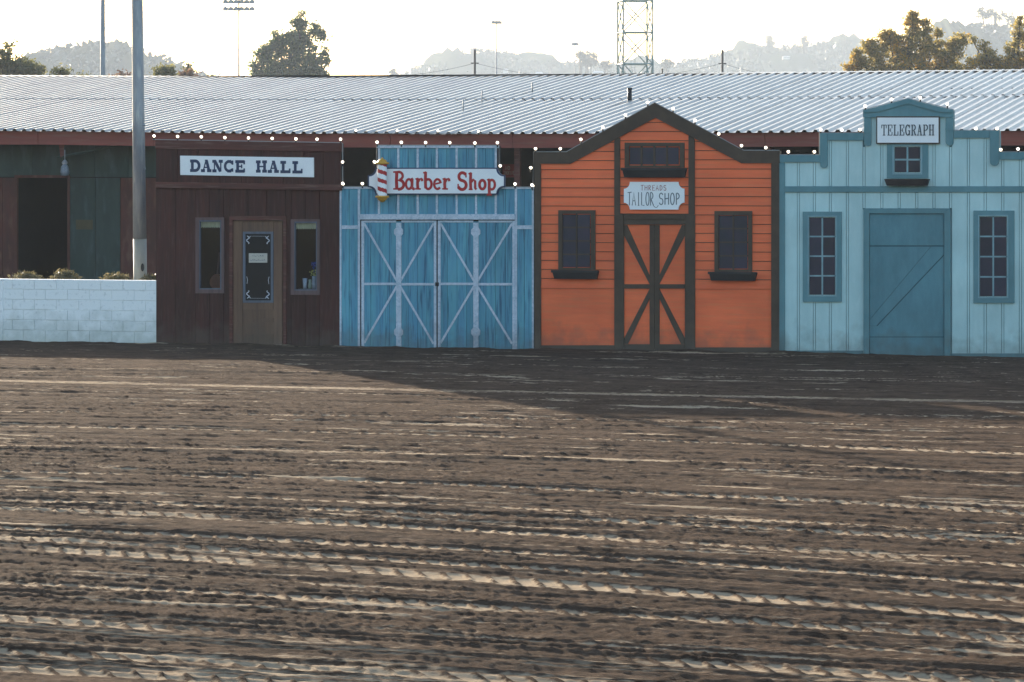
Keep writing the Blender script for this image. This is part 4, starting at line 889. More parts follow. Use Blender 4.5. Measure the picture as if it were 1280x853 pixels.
for i, (x0, x1, yt, lab) in enumerate(((12, 52, 340, 'dry weed mound behind the left end of the block wall'), (66, 94, 338, 'thin dry weed behind the wall below the dark barn doorway'), (124, 166, 342, 'dry tangled weed behind the block wall left of the pole'), (180, 198, 344, 'low dry weed tuft between light pole and dance hall'))):
    y_ = 1.4; ua_, z_ = A(x0, yt, y_); ub_ = A(x1, yt, y_)[0]; cu = (ua_ + ub_) / 2
    r = empty('weed', (cu, y_, 0), lab, 'weed', 'dry weeds behind the block wall'); g = np.random.default_rng(50 + i)
    n = 4200; q = g.normal(size=(n, 3)) * .5; cen = np.stack([cu + q[:, 0] * (ub_ - ua_) * .5, y_ + q[:, 1] * .35, z_ * (.80 + .17 * np.exp(-q[:, 0] ** 2 * 1.6)) - np.abs(q[:, 2]) * .45 + g.normal(size=n) * .03], 1)
    leafmesh('foliage', cen, .05, 'weed', r, .25)
    m = MB()
    for k in range(22):
        a = random.uniform(-.45, .45) * (ub_ - ua_); m.tube([(cu + a * .3, y_, 0), (cu + a * .8, y_, z_ * .6), (cu + a + random.uniform(-.05, .05), y_, z_ * random.uniform(.85, 1.05))], [.006, .004, .002], 4)
    m.build('stem', 'straw', r)

# ================================================================== BARN
random.seed(77)
EO = 16.2; RO = 30.6
eave_pts = [(-60, 163.4), (0, 163), (300, 166.2), (640, 167), (1280, 163), (1400, 162)]; ridge_pts = [(-60, 97), (0, 97), (400, 99), (640, 97), (1280, 90), (1400, 89)]
EZ = [A(x, y, EO) for x, y in eave_pts]; RZ = [A(x, y, RO) for x, y in ridge_pts]
def ez(u): return float(np.interp(u, [p[0] for p in EZ], [p[1] for p in EZ]))
def rz(u): return float(np.interp(u, [p[0] for p in RZ], [p[1] for p in RZ]))
U0, U1 = -27.0, 10.2
r = empty('barn', (-8, 20, 0), 'long low barn with corrugated metal roof, rust red fascia and dark green wall', 'barn')
SPM = .235; SH = SPM * 4
nsh = int((U1 - U0) / SH)
def rib_profile(w0, nr):
    p = []
    for k in range(nr):
        x = w0 + k * SPM; p += [(x, 0), (x + .105, 0), (x + .138, .048), (x + .186, .048), (x + .219, 0)]
    p.append((w0 + nr * SPM, 0)); return p
for i in range(nsh):
    u = U0 + i * SH
    for row, (s0, s1, lift) in enumerate(((-.12, 7.75, 0), (7.6, 14.5, .014))):
        pr = rib_profile(u, 4); m = MB(); jit = random.uniform(-.004, .004); tj = random.uniform(-.03, .03)
        vs = []; ns = 4
        for j in range(ns + 1):
            s = s0 + (s1 - s0) * j / ns + (tj if (row == 0 and j == 0) else 0)
            for x, h in pr:
                z = ez(x) + (rz(x) - ez(x)) * s / 14.4; vs.append((x, EO + s, z + h + lift + jit))
        n = len(pr); m.add(vs, [(j * n + k, j * n + k + 1, (j + 1) * n + k + 1, (j + 1) * n + k) for j in range(ns) for k in range(n - 1)])
        m.build('roof_panel', 'roof', r)
# other slope, one sheet
m = MB(); m.add([(U0, RO - .1, rz(U0) + .0), (U0 + nsh * SH, RO - .1, rz(U1) + .0), (U0 + nsh * SH, RO + 14, ez(U1)), (U0, RO + 14, ez(U0))], [(0, 1, 2, 3)]); m.build('rear_roof', 'roof', r)
for i in range(0, nsh, 4):
    a = U0 + i * SH; b = min(a + 4 * SH - .01, U0 + nsh * SH); m = MB()
    m.add([(a, RO - .22, rz(a) + .032), (b, RO - .22, rz(b) + .032), (b, RO + .02, rz(b) + .06), (a, RO + .02, rz(a) + .06), (b, RO + .3, rz(b) + .04), (a, RO + .3, rz(a) + .04)], [(0, 1, 2, 3), (3, 2, 4, 5)]); m.build('ridge_cap', 'roof', r)
m = MB()
for i in range(nsh):
    for k in range(4):
        u = U0 + i * SH + k * SPM
        for s in (7.6, 9.6, 12.3):
            if random.random() < .12: continue
            z = ez(u) + (rz(u) - ez(u)) * s / 14.4 + (.016 if s > 7.7 else .0)
            m.box(u + .02, u + .10, EO + s - .03, EO + s - .015, z + .001, z + (.022 if s < 8 else .016) * random.uniform(.5, 1.2))
sc = m.build('roof_screws', 'roof_edge', r); tag(sc, kind='stuff')
for i in range(14):                                          # fascia in long boards
    a = U0 + i * 2.75; b = min(a + 2.74, U1); 
    if a >= b: break
    m = MB(); m.prism([(a, ez(a) - .31), (b, ez(b) - .31), (b, ez(b) - .012), (a, ez(a) - .012)], EO + .02, EO + .06); m.build('fascia_board', 'fascia', r)
    m = MB(); m.box(a - .06, a + .06, EO + .3, EO + .42, 0, ez(a) - .2); 
    if A(196, 300, EO)[0] < a: m.build('post', 'maroon_trim', r)
# soffit
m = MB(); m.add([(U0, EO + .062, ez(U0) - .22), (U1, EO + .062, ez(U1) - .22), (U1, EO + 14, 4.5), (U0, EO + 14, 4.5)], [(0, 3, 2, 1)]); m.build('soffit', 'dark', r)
# left part of the wall with its doorway; panels between measured columns
WO = EO + .9
def wx(x): return A(x, 300, WO)[0]
def wz(y, x=100): return A(x, y, WO)[1]
zt_ = 3.72; zd = wz(222.5, 50)
panels = [(-90, -40, 'barn_red'), (-40, 3, 'barn_red'), (3, 18.5, 'barn_red'), (86, 119, 'barn_green'), (119.5, 150, 'barn_green'), (150.5, 168, 'barn_red'), (168.5, 200, 'barn_red')]
for a, b, mt in panels:
    m = MB(); m.box(wx(a) + .004, wx(b) - .004, WO, WO + .05, 0, zd); m.build('wall_panel', mt, r)
for a, b in ((-90, -20), (-20, 40), (40, 78), (78, 118), (118, 160), (160, 200)):
    m = MB(); m.box(wx(a) + .004, wx(b) - .004, WO - .002, WO + .05, zd + .02, 3.62); m.build('wall_panel', 'barn_green', r)
m = MB(); m.box(wx(-90), wx(200), WO + .055, WO + .08, zd, 3.64); m.box(wx(-90), wx(18), WO + .055, WO + .08, 0, zd); m.box(wx(87), wx(200), WO + .055, WO + .08, 0, zd); m.build('wall_backing', 'dark', r)
m = MB(); m.box(wx(18.6), wx(21.8), WO - .03, WO + .05, 0, zd + .06); m.box(wx(84.8), wx(87.6), WO - .03, WO + .05, 0, zd + .06); m.box(wx(21.8), wx(84.8), WO - .03, WO + .05, zd, zd + .06); m.build('door_frame', 'barn_red', r)
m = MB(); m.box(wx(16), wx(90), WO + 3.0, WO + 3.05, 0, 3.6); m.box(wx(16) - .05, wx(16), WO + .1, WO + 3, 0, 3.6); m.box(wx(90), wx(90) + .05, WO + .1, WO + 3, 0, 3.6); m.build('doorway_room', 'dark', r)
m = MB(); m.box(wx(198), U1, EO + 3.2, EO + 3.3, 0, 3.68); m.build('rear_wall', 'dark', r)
for q_ in ((wx(200), wx(200) + .05, WO, EO + 3.2, 0, 3.6), (U0, U0 + .05, EO + .9, RO + 14, 0, 3.6), (U1 - .05, U1, EO + .1, RO + 14, 0, 3.5)):
    m = MB(); m.box(*q_); m.build('end_wall', 'barn_green', r)
m = MB(); m.box(U0, U1, RO + 13.8, RO + 13.9, 0, 3.7); m.build('far_wall', 'barn_green', r)
# little faded patch on the green panel, eave bracket, hanging lantern
m = MB(); m.box(wx(95), wx(116), WO - .006, WO - .001, wz(287), wz(275)); m.build('faded_patch', 'barn_patch', r)
m = MB(); ub_, zb_ = A(76, 180, EO + .1); m.add([(ub_ - .05, EO + .1, zb_ + .02), (ub_ + .07, EO + .1, zb_ + .02), (ub_ + .06, EO + .1, zb_ - .26), (ub_ - .01, EO + .1, zb_ - .3), (ub_ - .05, EO + .13, zb_ + .02), (ub_ + .07, EO + .13, zb_ + .02), (ub_ + .06, EO + .13, zb_ - .26), (ub_ - .01, EO + .13, zb_ - .3)], [(0, 1, 2, 3), (7, 6, 5, 4), (0, 4, 5, 1), (1, 5, 6, 2), (2, 6, 7, 3), (3, 7, 4, 0)]); m.build('eave_bracket', 'maroon_trim', r)
m = MB(); m.tube([(ub_ - .1, EO + .12, zb_ - .3), (ub_ + 1.5, EO + .5, zb_ + .02)], .03, 6); m.build('knee_brace', 'barn_green', r)
ul, zl = A(81, 200, EO + .12); _, zl2 = A(81, 220, EO + .12)
l = empty('hanging_lantern', (ul, EO + .12, zl2), 'small pale glass lantern hanging under the barn eave above the doorway', 'lantern')
m = MB(); h = zl - zl2; m.lathe((ul, EO + .12, zl2), [(.03, 0), (.085, .02 * h), (.10, .25 * h), (.085, .55 * h), (.05, .7 * h), (.04, .74 * h)], 10); m.build('glass_body', 'lantern', l, True)
m = MB(); m.lathe((ul, EO + .12, zl2), [(.06, .74 * h), (.065, .85 * h), (.02, h)], 10); m.tube([(ul, EO + .12, zl), (ul, EO + .12, zl + .22)], .008, 5); m.build('cap', 'galv', l)
# red notice in the dark bay right of the barber shop
u0, z0 = A(628, 205.5, EO + 3.1); u1, z1 = A(644.5, 222, EO + 3.1)
m = MB(); m.box(u0, u1, EO + 3.1, EO + 3.13, z1, z0); s = m.build('no_smoking_sign', 'dullred_sign', None, loc=((u0 + u1) / 2, EO + 3.1, z1)); tag(s, 'faded red NO SMOKING board in the dark bay right of the barber sign', 'sign')
write('lettering', 'NO', 'mono', 631.5, 208, 637.5, 212.5, EO + 3.097, 'dull_white', s, (.2,), .2)
write('lettering', 'SMOKING', 'mono', 629.6, 214, 643.2, 218.5, EO + 3.097, 'dull_white', s, (.2,), .2)
# vents standing on the roof
def ronroof(x, y):
    best = None
    for s in np.linspace(.2, 14.2, 600):
        u, z = A(x, y, EO + s)
        if z <= ez(u) + (rz(u) - ez(u)) * s / 14.4: return u, EO + s, z
        best = (u, EO + s, z)
    return best
for x, yb_, yt_, rad, mt, lab in ((787, 128.5, 110.6, .052, 'black_box', 'short fat black vent pipe on the barn roof left of the tailor gable'), (579, 141, 124.5, .014, 'galv_far', 'thin grey vent pipe lowest on the barn roof above the barber sign'), (602.5, 129.5, 113, .014, 'galv_far', 'thin grey vent pipe, middle one of three on the barn roof'), (665.5, 117.5, 103.4, .018, 'galv_far', 'thin grey vent pipe highest on the barn roof, nearest the ridge')):
    u, yv, z = ronroof(x, yb_); d = -(u - CX) * SA + (yv - CY) * CA; hh = (yb_ - yt_) / F * d; rad *= 1.0
    e_ = empty('vent_pipe', (u, yv, z), lab, 'vent pipe', 'vent pipes on the barn roof')
    m = MB(); m.tube([(u, yv, z - .05), (u, yv, z + hh)], rad * (1.0 if mt != 'black_box' else 1.0), 10); m.build('pipe', mt, e_, True)
    m = MB(); m.lathe((u, yv, z - .01), [(rad * 2.2, 0), (rad * 1.6, .03), (rad, .06)], 10); m.build('flashing', 'galv_far', e_)
    if mt == 'black_box':
        m = MB(); m.lathe((u, yv, z + hh), [(rad, -.02), (rad * 1.25, -.01), (rad * 1.2, .012)], 10); m.build('rain_cap', mt, e_)
bulbs('string of bulbs along the barn eave above the barber shop', [(445, 163.3), (496.5, 163.5), (547.5, 163.8), (598, 164.5)], [(430, 166.6), (614, 167)], EO - .2)

# ================================================================== POLES AND TOWER BEYOND
def pole(name, x, ytop, d, r0, r1, mat, label, cat, group=None, top=None):
    b = Dp(x, 200, d); e_ = empty(name, (b.x, b.y, 0), label, cat, group); zt = Dp(x, ytop, d).z
    m = MB(); m.tube([(b.x, b.y, 0), (b.x, b.y, zt)], [r0, r1], 10); m.build('shaft', mat, e_, True); return e_, b, zt
pole('street_light_pole', 128.5, -60, 150, .12, .085, 'galv_far', 'plain grey pole beyond the barn in front of the left hill', 'pole')
def floodlights(x, ytop, d, ncol, nrow, wpx, lab, r0=.16):
    e_, b, zt = pole('floodlight_mast', x, ytop, d, r0, r0 * .5, 'galv_far', lab, 'floodlight mast', 'stadium floodlight masts in the distance')
    w_ = wpx / F * d; dx, dy = CA, SA
    for k in range(nrow):
        z = zt - k * (9.0 / F * d if nrow > 1 else 0) - .1
        m = MB(); m.tube([(b.x - dx * w_ / 2, b.y - dy * w_ / 2, z), (b.x + dx * w_ / 2, b.y + dy * w_ / 2, z)], .05, 6); ca = m.build('crossarm', 'galv_far', e_)
        for j in range(ncol):
            t = (j + .5) / ncol - .5; m = MB(); m.lathe((b.x + dx * w_ * t, b.y + dy * w_ * t, z), [(.05, .25), (.28 * d / 420, .1), (.34 * d / 420, -.22 * d / 420)], 8); m.build('floodlight', 'galv_far', ca)
floodlights(298.5, -8, 420, 6, 3, 40, 'thin mast with rows of floodlights left of the dark evergreen')
floodlights(620.5, 27, 700, 3, 1, 11, 'faint floodlight mast standing in front of the middle hill', .2)
floodlights(718.5, 54, 900, 2, 1, 7, 'small faint floodlight mast left of the lattice tower', .2)
pole('lamp_pole', 305.5, 62, 500, .07, .05, 'galv_far', 'very thin bare pole just right of the floodlight mast', 'pole')
up = []
for x, yt, d, lab in ((593.5, 62, 330, 'dark timber utility pole below the middle hill'), (903, 62.5, 330, 'dark timber utility pole right of the lattice tower'), (828, 86, 420, 'short utility pole stub just right of the tower foot')):
    e_, b, zt = pole('utility_pole', x, yt, d, .13, .10, 'timber', lab, 'utility pole', 'utility poles beyond the barn')
    m = MB(); m.tube([(b.x - CA * .35, b.y - SA * .35, zt - 1.2), (b.x + CA * .35, b.y + SA * .35, zt - 1.2)], .05, 6); m.build('crossarm', 'timber', e_); up.append((b, zt))
def span(p, q, sag, lab):
    m = MB(); n = 14; pts = [Vector(p).lerp(Vector(q), k / n) - Vector((0, 0, sag * 4 * (k / n) * (1 - k / n))) for k in range(n + 1)]
    m.tube(pts, .014, 4); o = m.build('power_line', 'black_wire', None, loc=tuple(pts[0])); tag(o, lab, 'power line')
pa, pb = up[0], up[1]; lft = Dp(470, 100, 330)
span((pa[0].x, pa[0].y, pa[1] - 1.2), (pb[0].x, pb[0].y, pb[1] - 1.2), 1.4, 'sagging power line between the two dark utility poles')
span((lft.x, lft.y, Dp(470, 96, 330).z), (pa[0].x, pa[0].y, pa[1] - 1.2), .3, 'power line running left from the utility pole below the middle hill')
q = Dp(1090, 94, 330); span((pb[0].x, pb[0].y, pb[1] - 1.2), (q.x, q.y, q.z), .8, 'power line running right toward the golden tree')
# lattice tower
D_ = 300; c = Dp(794, 200, D_); wt = 39 / F * D_; bay = 39.5 / F * D_
e_ = empty('lattice_tower', (c.x, c.y, 0), 'pale green steel lattice tower with crossed bracing behind the barn', 'tower')
R_, Fw = Vector((CA, SA, 0)), Vector((-SA, CA, 0)); th = math.radians(0)
R2 = R_ * math.cos(.16) + Fw * math.sin(.16); F2 = -R_ * math.sin(.16) + Fw * math.cos(.16)
cor = [Vector((c.x, c.y, 0)) + R2 * (wt * .48 * a) + F2 * (wt * .48 * b) for a, b in ((-1, -1), (1, -1), (1, 1), (-1, 1))]
zoff = Dp(794, 80.5, D_).z % bay; NB = 13
for q in cor:
    m = MB(); m.tube([q, q + Vector((0, 0, NB * bay + zoff))], .07, 6); m.build('leg', 'tower', e_)
for lv in range(NB):
    z0 = zoff + lv * bay
    for k in range(4):
        a, b = cor[k], cor[(k + 1) % 4]; Z0, Z1 = Vector((0, 0, z0)), Vector((0, 0, z0 + bay))
        m = MB(); m.tube([a + Z0, b + Z0], .06, 5); m.build('strut', 'tower', e_)
        if lv < NB - 1 or True:
            m = MB(); m.tube([a + Z0, b + Z1], .045, 4); m.build('brace', 'tower', e_); m = MB(); m.tube([b + Z0, a + Z1], .045, 4); m.build('brace', 'tower', e_)
la = cor[1] * .35 + cor[0] * .65 + F2 * .25
m = MB()
for dx in (-.16, .16): m.tube([la + R2 * dx + Vector((0, 0, .3)), la + R2 * dx + Vector((0, 0, NB * bay))], .015, 4)
for k in range(int(NB * bay / .3)): m.tube([la - R2 * .16 + Vector((0, 0, .3 + k * .3)), la + R2 * .16 + Vector((0, 0, .3 + k * .3))], .011, 4)
m.build('ladder', 'tower', e_)

# ================================================================== HILLS
def hill(name, sil, D, depth, seed, lab=None):
    xs = np.array([p[0] for p in sil], float); ys = np.array([p[1] for p in sil], float)
    g = np.linspace(xs[0], xs[-1], 150); yv = np.interp(g, xs, ys); rr = np.random.default_rng(seed)
    vs = []; prof_ = [(-depth, -.02), (-depth * .7, .22), (-depth * .4, .55), (-depth * .18, .84), (-depth * .05, .975), (0, 1), (depth * .2, .9), (depth * .7, .35), (depth, -.02)]
    for s, hh in prof_:
        for i, (x, y) in enumerate(zip(g, yv)):
            p = Dp(x, y, D); q = Vector((p.x - SA * s, p.y + CA * s, 0)); z = max(p.z, 0.0) * hh
            if 0 < hh < 1: z *= 1 + .12 * math.sin(x * .05 + s * .02) + rr.normal() * .02
            vs.append((q.x, q.y, z - (.5 if hh <= 0 else 0)))
    n = len(g); fs = [(j * n + i, j * n + i + 1, (j + 1) * n + i + 1, (j + 1) * n + i) for j in range(len(prof_) - 1) for i in range(n - 1)]
    m = MB(); m.add(vs, fs); o = m.build(name, 'hillside', None, True, loc=tuple(Dp(g[0], 200, D).xy) + (0,)); tag(o, lab, None, kind='structure'); return o, g, yv
M['hillside'] = painted('chaparral_hillside', (.052, .060, .036), (.070, .072, .045), (.05, .05, .05), 1.2, .95, bump=0, spec=0)
H1 = [(-160, 130), (-60, 112), (0, 100), (30, 89), (55, 76), (80, 65.5), (104, 62), (120, 60), (132, 58), (150, 61), (165, 69), (185, 75), (205, 80), (230, 90), (262, 101), (330, 125)]
H2 = [(430, 120), (480, 102), (500, 97), (522, 90), (545, 79), (565, 73), (590, 66), (607, 66), (640, 70), (665, 76), (700, 81), (740, 82), (790, 84), (840, 84), (870, 78), (905, 70), (940, 64), (985, 61), (1040, 56), (1080, 55), (1140, 60), (1220, 75), (1400, 110)]
H3 = [(1030, 110), (1100, 74), (1140, 55), (1180, 42), (1210, 36), (1250, 34), (1300, 35), (1400, 60), (1500, 110)]
hills = [hill('hill', H1, 1800, 520, 1), hill('hill', H2, 2800, 760, 2), hill('hill', H3, 2100, 480, 3)]

# ================================================================== TREES
def lobes_tree(name, d, lobes, leaf, n, mat, label, cat='tree', group=None, trunk=True, density=1.0, extra=None, seed=1, flat=.55, limb=.06):
    """lobes: [(x, y, rx, ry)] in reference pixels at distance d"""
    g = np.random.default_rng(seed); k = d / F
    base = Dp(lobes[0][0], 200, d); e_ = empty(name, (base.x, base.y, 0), label, cat, group)
    R_ = np.array([CA, SA, 0]); Fw = np.array([-SA, CA, 0]); tot = sum(l[2] * l[3] for l in lobes); cs = []
    tw = []
    for lx, ly, rx, ry in lobes:
        c0 = np.array(Dp(lx, ly, d)); nl = max(6, int(n * rx * ry / tot)); ncl = max(4, int(nl / 24)); q = g.normal(size=(ncl, 3)); q /= np.linalg.norm(q, axis=1)[:, None]; q *= g.uniform(.25, 1.0, (ncl, 1)) ** .45
        dep = min(rx, ry * 1.3); off = g.uniform(-.35, .35) * rx * k
        cl = c0 + q[:, :1] * rx * k * R_ + q[:, 1:2] * dep * k * Fw + q[:, 2:3] * ry * k * np.array([0, 0, 1.]) + Fw * off
        cl[:, 2] = np.maximum(cl[:, 2], .3)
        per = int(np.ceil(nl / ncl)); rad = leaf * 2.3
        cs.append((cl[:, None, :] + g.normal(size=(ncl, per, 3)) * rad * np.array([1, 1, .75]) * .6).reshape(-1, 3)); tw.append((c0 + Fw * off, cl))
    C_ = np.concatenate(cs); leafmesh('crown', C_, leaf, mat, e_, flat)
    if extra is not None:
        mt2, frac, sel = extra; mk = sel(C_, g, frac); 
        if mk.any(): leafmesh('bright_leaves', C_[mk] + g.normal(size=(mk.sum(), 3)) * leaf * .7, leaf * .95, mt2, e_, .6)
    if trunk:
        cz = float(C_[:, 2].mean()); cx, cy = float(C_[:, 0].mean()), float(C_[:, 1].mean()); ht = float(C_[:, 2].max())
        m = MB(); tr = ht * .013 + .04; m.tube([(cx, cy, 0), (cx + .1 * tr, cy, cz * .5), (cx - tr * .5, cy, cz), (cx, cy, cz + (ht - cz) * .6)], [tr * 1.5, tr, tr * .7, tr * .2], 8)
        m.build('trunk', 'bark', e_, True); m = MB()
        for c0, cl in tw:
            s_ = Vector((cx, cy, cz * .55 + .1 * (c0[2] - cz))); m.tube([s_, (s_ + Vector(c0)) / 2 + Vector((0, 0, -.2 * k)), Vector(c0)], [tr * .55, tr * .38, tr * .18], 5)
            for t_ in cl[:: max(1, len(cl) // 7)]: m.tube([Vector(c0), Vector(t_)], [tr * .16, tr * .05], 4)
        m.build('limb', 'bark', e_)
    return e_
lobes_tree('evergreen_tree', 450, [(322, 80, 9, 17), (332, 66, 9, 12), (344, 74, 13, 26), (349, 50, 8, 14), (346, 95, 24, 14), (362, 66, 12, 30), (376, 44, 11, 20), (380, 74, 17, 28), (374, 31, 6, 7), (377.5, 17, 2.0, 4), (377, 23, 2.2, 4), (393, 38, 7, 9), (402, 46, 7, 7), (407, 64, 4.5, 7), (404, 78, 8, 7), (400, 92, 8, 8), (388, 95, 22, 16), (330, 96, 12, 12)],
           .21, 15000, 'leaf_dark', 'dense dark evergreen tree with billowing crown behind the barn', seed=4, flat=.6)
def sel_left(C_, g, fr):
    k = g.random(len(C_)) < fr; nz = vnoise(C_[:, 0] * .9 + 3, C_[:, 2] * .9, 5); return k & (nz > .25)
lobes_tree('golden_tree', 270, [(1072, 73, 10, 13), (1064, 86, 8, 8), (1086, 58, 8, 9), (1098, 66, 12, 17), (1110, 48, 11, 12), (1124, 60, 14, 20), (1140, 32, 10, 12), (1141, 20, 7, 6), (1157, 34, 8, 10), (1150, 60, 17, 22), (1173, 42, 6, 7), (1178, 66, 14, 18), (1195, 60, 10, 17), (1205, 48, 8, 8), (1130, 84, 30, 12), (1180, 86, 26, 12), (1090, 84, 18, 12)],
           .10, 22000, 'leaf_gold', 'bushy olive and gold tree behind the barn roof at right', seed=8, extra=('leaf_yellow', .45, sel_left), flat=.6)
lobes_tree('golden_tree', 260, [(1232, 70, 14, 10), (1228, 56, 6, 7), (1216, 50, 5, 5), (1245, 80, 24, 12), (1268, 66, 12, 16), (1273, 40, 7, 18), (1275, 26, 4, 6), (1262, 84, 22, 12), (1290, 62, 16, 24), (1215, 82, 12, 9), (1305, 80, 20, 18)],
           .095, 11000, 'leaf_gold', 'sparse gold-leaved tree at the right edge of the roof', seed=12, extra=('leaf_yellow', .5, lambda C_, g, fr: (g.random(len(C_)) < fr) & (C_[:, 2] < np.median(C_[:, 2]))), flat=.6)
lobes_tree('olive_tree', 250, [(8, 86, 14, 11), (22, 80, 12, 9), (38, 87, 12, 9), (50, 86, 6, 5), (5, 66, 6, 6), (12, 57, 4, 3), (2, 76, 8, 8), (25, 96, 26, 10), (-20, 80, 18, 18)], .15, 5200, 'leaf_olive', 'olive green tree at the far left edge above the barn roof', seed=15)
for i, (x, y, rx, ry, d, n, mt, lab) in enumerate(((76, 93, 11, 8, 240, 900, 'leaf_olive', 'round green bush left of the grey pole above the roof'), (103, 98, 8, 6, 260, 350, 'leaf_olive', 'small pale bush below the left hill'), (150, 97, 14, 5, 260, 700, 'leaf_rust', 'reddish brush left of the tall light pole'), (205, 91, 13, 9, 240, 1100, 'leaf_olive', 'round green bush right of the tall light pole'),
                                               (233, 95, 14, 6, 250, 800, 'leaf_rust', 'reddish brown brush right of the green bush'), (236, 83, 6, 4, 280, 120, 'leaf_olive', 'wispy thin treetop above the reddish brush'), (264, 96, 5, 4, 280, 90, 'leaf_olive', 'tiny wispy shrub left of the floodlight mast'))):
    lobes_tree('bush', d, [(x, y, rx, ry), (x - rx * .4, y + ry, rx * .7, ry), (x + rx * .4, y + ry, rx * .7, ry)], .13, n, mt, lab, 'bush', None, True, seed=60 + i)
farT = [(492, 91, 4, 4, 1100, 'thin umbrella-shaped tree at the left foot of the middle hill'), (551, 74, 6, 3, 1380, 'low tree clump on the left shoulder of the middle hill'), (592, 62, 5, 3, 1380, 'small tree on the top of the middle hill'), (611, 64, 6, 3.5, 1380, 'broad tree right of the summit of the middle hill'), (632, 68, 4, 4, 1380, 'small rounded tree down the right of the summit'), (656, 73, 3.5, 7, 1380, 'narrow upright tree on the ridge of the middle hill'), (668, 79, 5, 4, 1350, 'low bushy tree right of the upright one on the ridge'),
        (688, 80, 8, 4.5, 1300, 'wide low tree halfway along the ridge'), (735, 74, 11, 9, 1000, 'big rounded hazy tree left of the lattice tower'), (726, 68, 4, 4, 1000, 'small treetop leaning left of the big hazy tree'), (757, 81, 6, 5, 1000, 'spindly tree between the big hazy tree and the tower'), (834, 79, 6.5, 5, 1000, 'round hazy tree right of the tower foot'), (855, 80, 5, 3, 1350, 'low bush at the foot of the right ridge'), (908, 68, 5, 3, 1350, 'bushy tree by the right utility pole on the ridge'), (926, 65, 2.5, 4, 1350, 'small narrow tree on the right ridge'),
        (940, 65, 4.5, 4, 1350, 'pair of scruffy tops on the right ridge'), (949, 63, 2.2, 5, 1350, 'narrow pointed tree on the right ridge'), (962, 52, 5.5, 9, 1350, 'tall open-crowned tree on the right ridge'), (962, 62, 7, 4, 1350, 'low bushes at the foot of the open-crowned tree'), (1006.5, 51, 4, 8.5, 1350, 'dense oval cypress standing tallest on the right ridge'), (998, 60, 6, 3, 1350, 'low hedge left of the oval cypress'), (1030, 57, 9, 3.5, 1350, 'row of low trees right of the oval cypress'), (1056, 54, 8, 4, 1350, 'low trees on the ridge just left of the golden tree')]
for i, (x, y, rx, ry, d, lab) in enumerate(farT):
    d *= 2; lobes_tree('ridge_tree', d, [(x, y, rx, ry), (x - rx * .35, y + ry * .4, rx * .6, ry * .7), (x + rx * .4, y + ry * .3, rx * .6, ry * .6)], .68, int(140 + 13 * rx * ry), 'leaf_far', lab, 'tree', None, True, seed=100 + i)
lobes_tree('umbrella_tree', 2080, [(1228, 19, 10, 5), (1238, 17, 9, 6), (1226, 14, 5, 4), (1250, 20, 8, 6), (1262, 22, 7, 7), (1268, 30, 5, 6)], .60, 1900, 'leaf_far', 'wide flat-topped tree standing on the right hilltop', seed=150)
# brush covering the hillsides
g = np.random.default_rng(5); C_ = []
for (o, gx, yv), D, n in zip(hills, (1800, 2800, 2100), (5200, 9000, 3500)):
    x = g.uniform(gx[6], gx[-6], n); t = g.random(n) ** 1.4; y = np.interp(x, gx, yv)
    for xi, ti, yi in zip(x, t, y):
        hh = 1 - ti; dep = {1800: 520, 2800: 760, 2100: 480}[D]; s = -dep * np.interp(hh, [.22, .55, .84, .975, 1], [.7, .4, .18, .05, 0]); p = Dp(xi, yi, D)
        if p.z * max(hh, .22) < 2: continue
        C_.append((p.x - SA * s, p.y + CA * s, p.z * max(hh, .22) + g.uniform(0, 2.0)))
C_ = np.array(C_); C_ = np.repeat(C_, 3, 0) + g.normal(size=(len(C_) * 3, 3)) * np.array([2.8, 2.8, 1.0])
o = leafmesh('hillside_brush', C_, 1.9, 'leaf_far', None, .7, loc=(0, 0, 0)); tag(o, kind='stuff', label='low brush covering the distant hillsides', cat='brush')
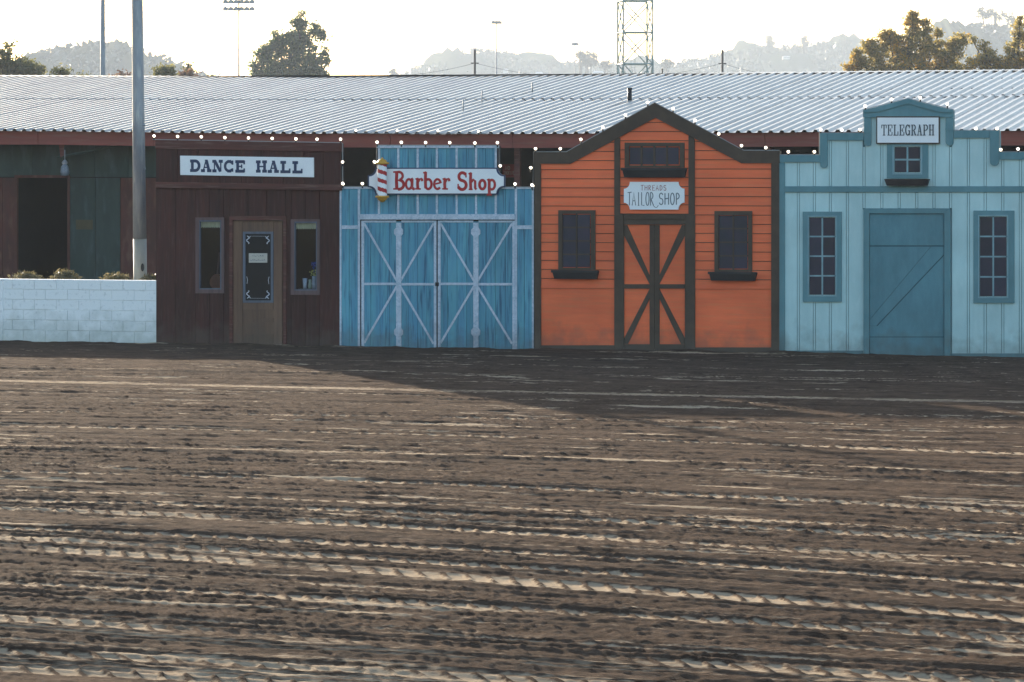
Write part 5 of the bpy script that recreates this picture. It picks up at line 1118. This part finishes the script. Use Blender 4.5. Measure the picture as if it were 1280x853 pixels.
# pale houses on the slopes
for i, (x, y, w_, h_, d, lab) in enumerate(((674, 90, 9, 4.5, 1250, 'tiny pale house low on the middle hill'), (748, 89, 15, 5, 1100, 'pale house roof in front of the big hazy tree'), (728, 92, 8, 4, 1120, 'small pale house left of the larger one'), (983, 70, 9, 3, 1280, 'tiny pale house on the slope below the cypress'), (632, 86, 6, 4, 1280, 'tiny house on the middle hillside'))):
    d *= 2; k = d / F; c = Dp(x, y, d); e_ = empty('hillside_house', (c.x, c.y, c.z - h_ * k), lab, 'house', 'pale houses on the far hills')
    R_ = Vector((CA, SA, 0)); Fw = Vector((-SA, CA, 0)); a = Vector((c.x, c.y, 0)); w2 = w_ * k / 2; hz_ = h_ * k; z0 = c.z - hz_
    def hb(m, x0, x1, y0, y1, za, zb2): m.add([tuple(a + R_ * p + Fw * q_ + Vector((0, 0, s_))) for s_ in (za, zb2) for p, q_ in ((x0, y0), (x1, y0), (x1, y1), (x0, y1))], [(0, 3, 2, 1), (4, 5, 6, 7), (0, 1, 5, 4), (1, 2, 6, 5), (2, 3, 7, 6), (3, 0, 4, 7)])
    m = MB(); hb(m, -w2, w2, 0, 6, z0 - .8, z0 + hz_ * .6); m.build('wall', 'house', e_)
    m = MB(); p_ = [(-w2 - .3, z0 + hz_ * .6 + .01), (w2 + .3, z0 + hz_ * .6 + .01), (w2 * .7, z0 + hz_), (-w2 * .7, z0 + hz_)]
    vs = [tuple(a + R_ * x_ + Fw * (-.3 if k_ < 2 else 2.5) + Vector((0, 0, z_))) for k_, (x_, z_) in enumerate(p_)] + [tuple(a + R_ * x_ + Fw * (6.3 if k_ < 2 else 3.5) + Vector((0, 0, z_))) for k_, (x_, z_) in enumerate(p_)]
    m.add(vs, [(0, 1, 2, 3), (7, 6, 5, 4), (3, 2, 6, 7), (1, 5, 6, 2), (0, 3, 7, 4), (0, 4, 5, 1)]); m.build('roof', 'house', e_)
    for q_ in (-.5, .1, .55):
        m = MB(); hb(m, w2 * q_, w2 * (q_ + .22), -.05, -.01, z0 + hz_ * .15, z0 + hz_ * .45); m.build('window', 'window_far', e_)

# ================================================================== HAZE
m = MB(); m.box(-3200, 2400, -90, 4200, -1.2, 175); hz = m.build('haze', 'dark', None); tag(hz, kind='stuff')
hm = bpy.data.materials.new('haze_air'); hm.use_nodes = True; t = hm.node_tree; t.nodes.remove(t.nodes['Principled BSDF'])
pv = t.nodes.new('ShaderNodeVolumePrincipled'); pv.inputs['Color'].default_value = (.78, .88, 1, 1); pv.inputs['Density'].default_value = .0002; pv.inputs['Anisotropy'].default_value = 0
t.links.new(pv.outputs[0], t.nodes['Material Output'].inputs['Volume']); hz.data.materials.clear(); hz.data.materials.append(hm)
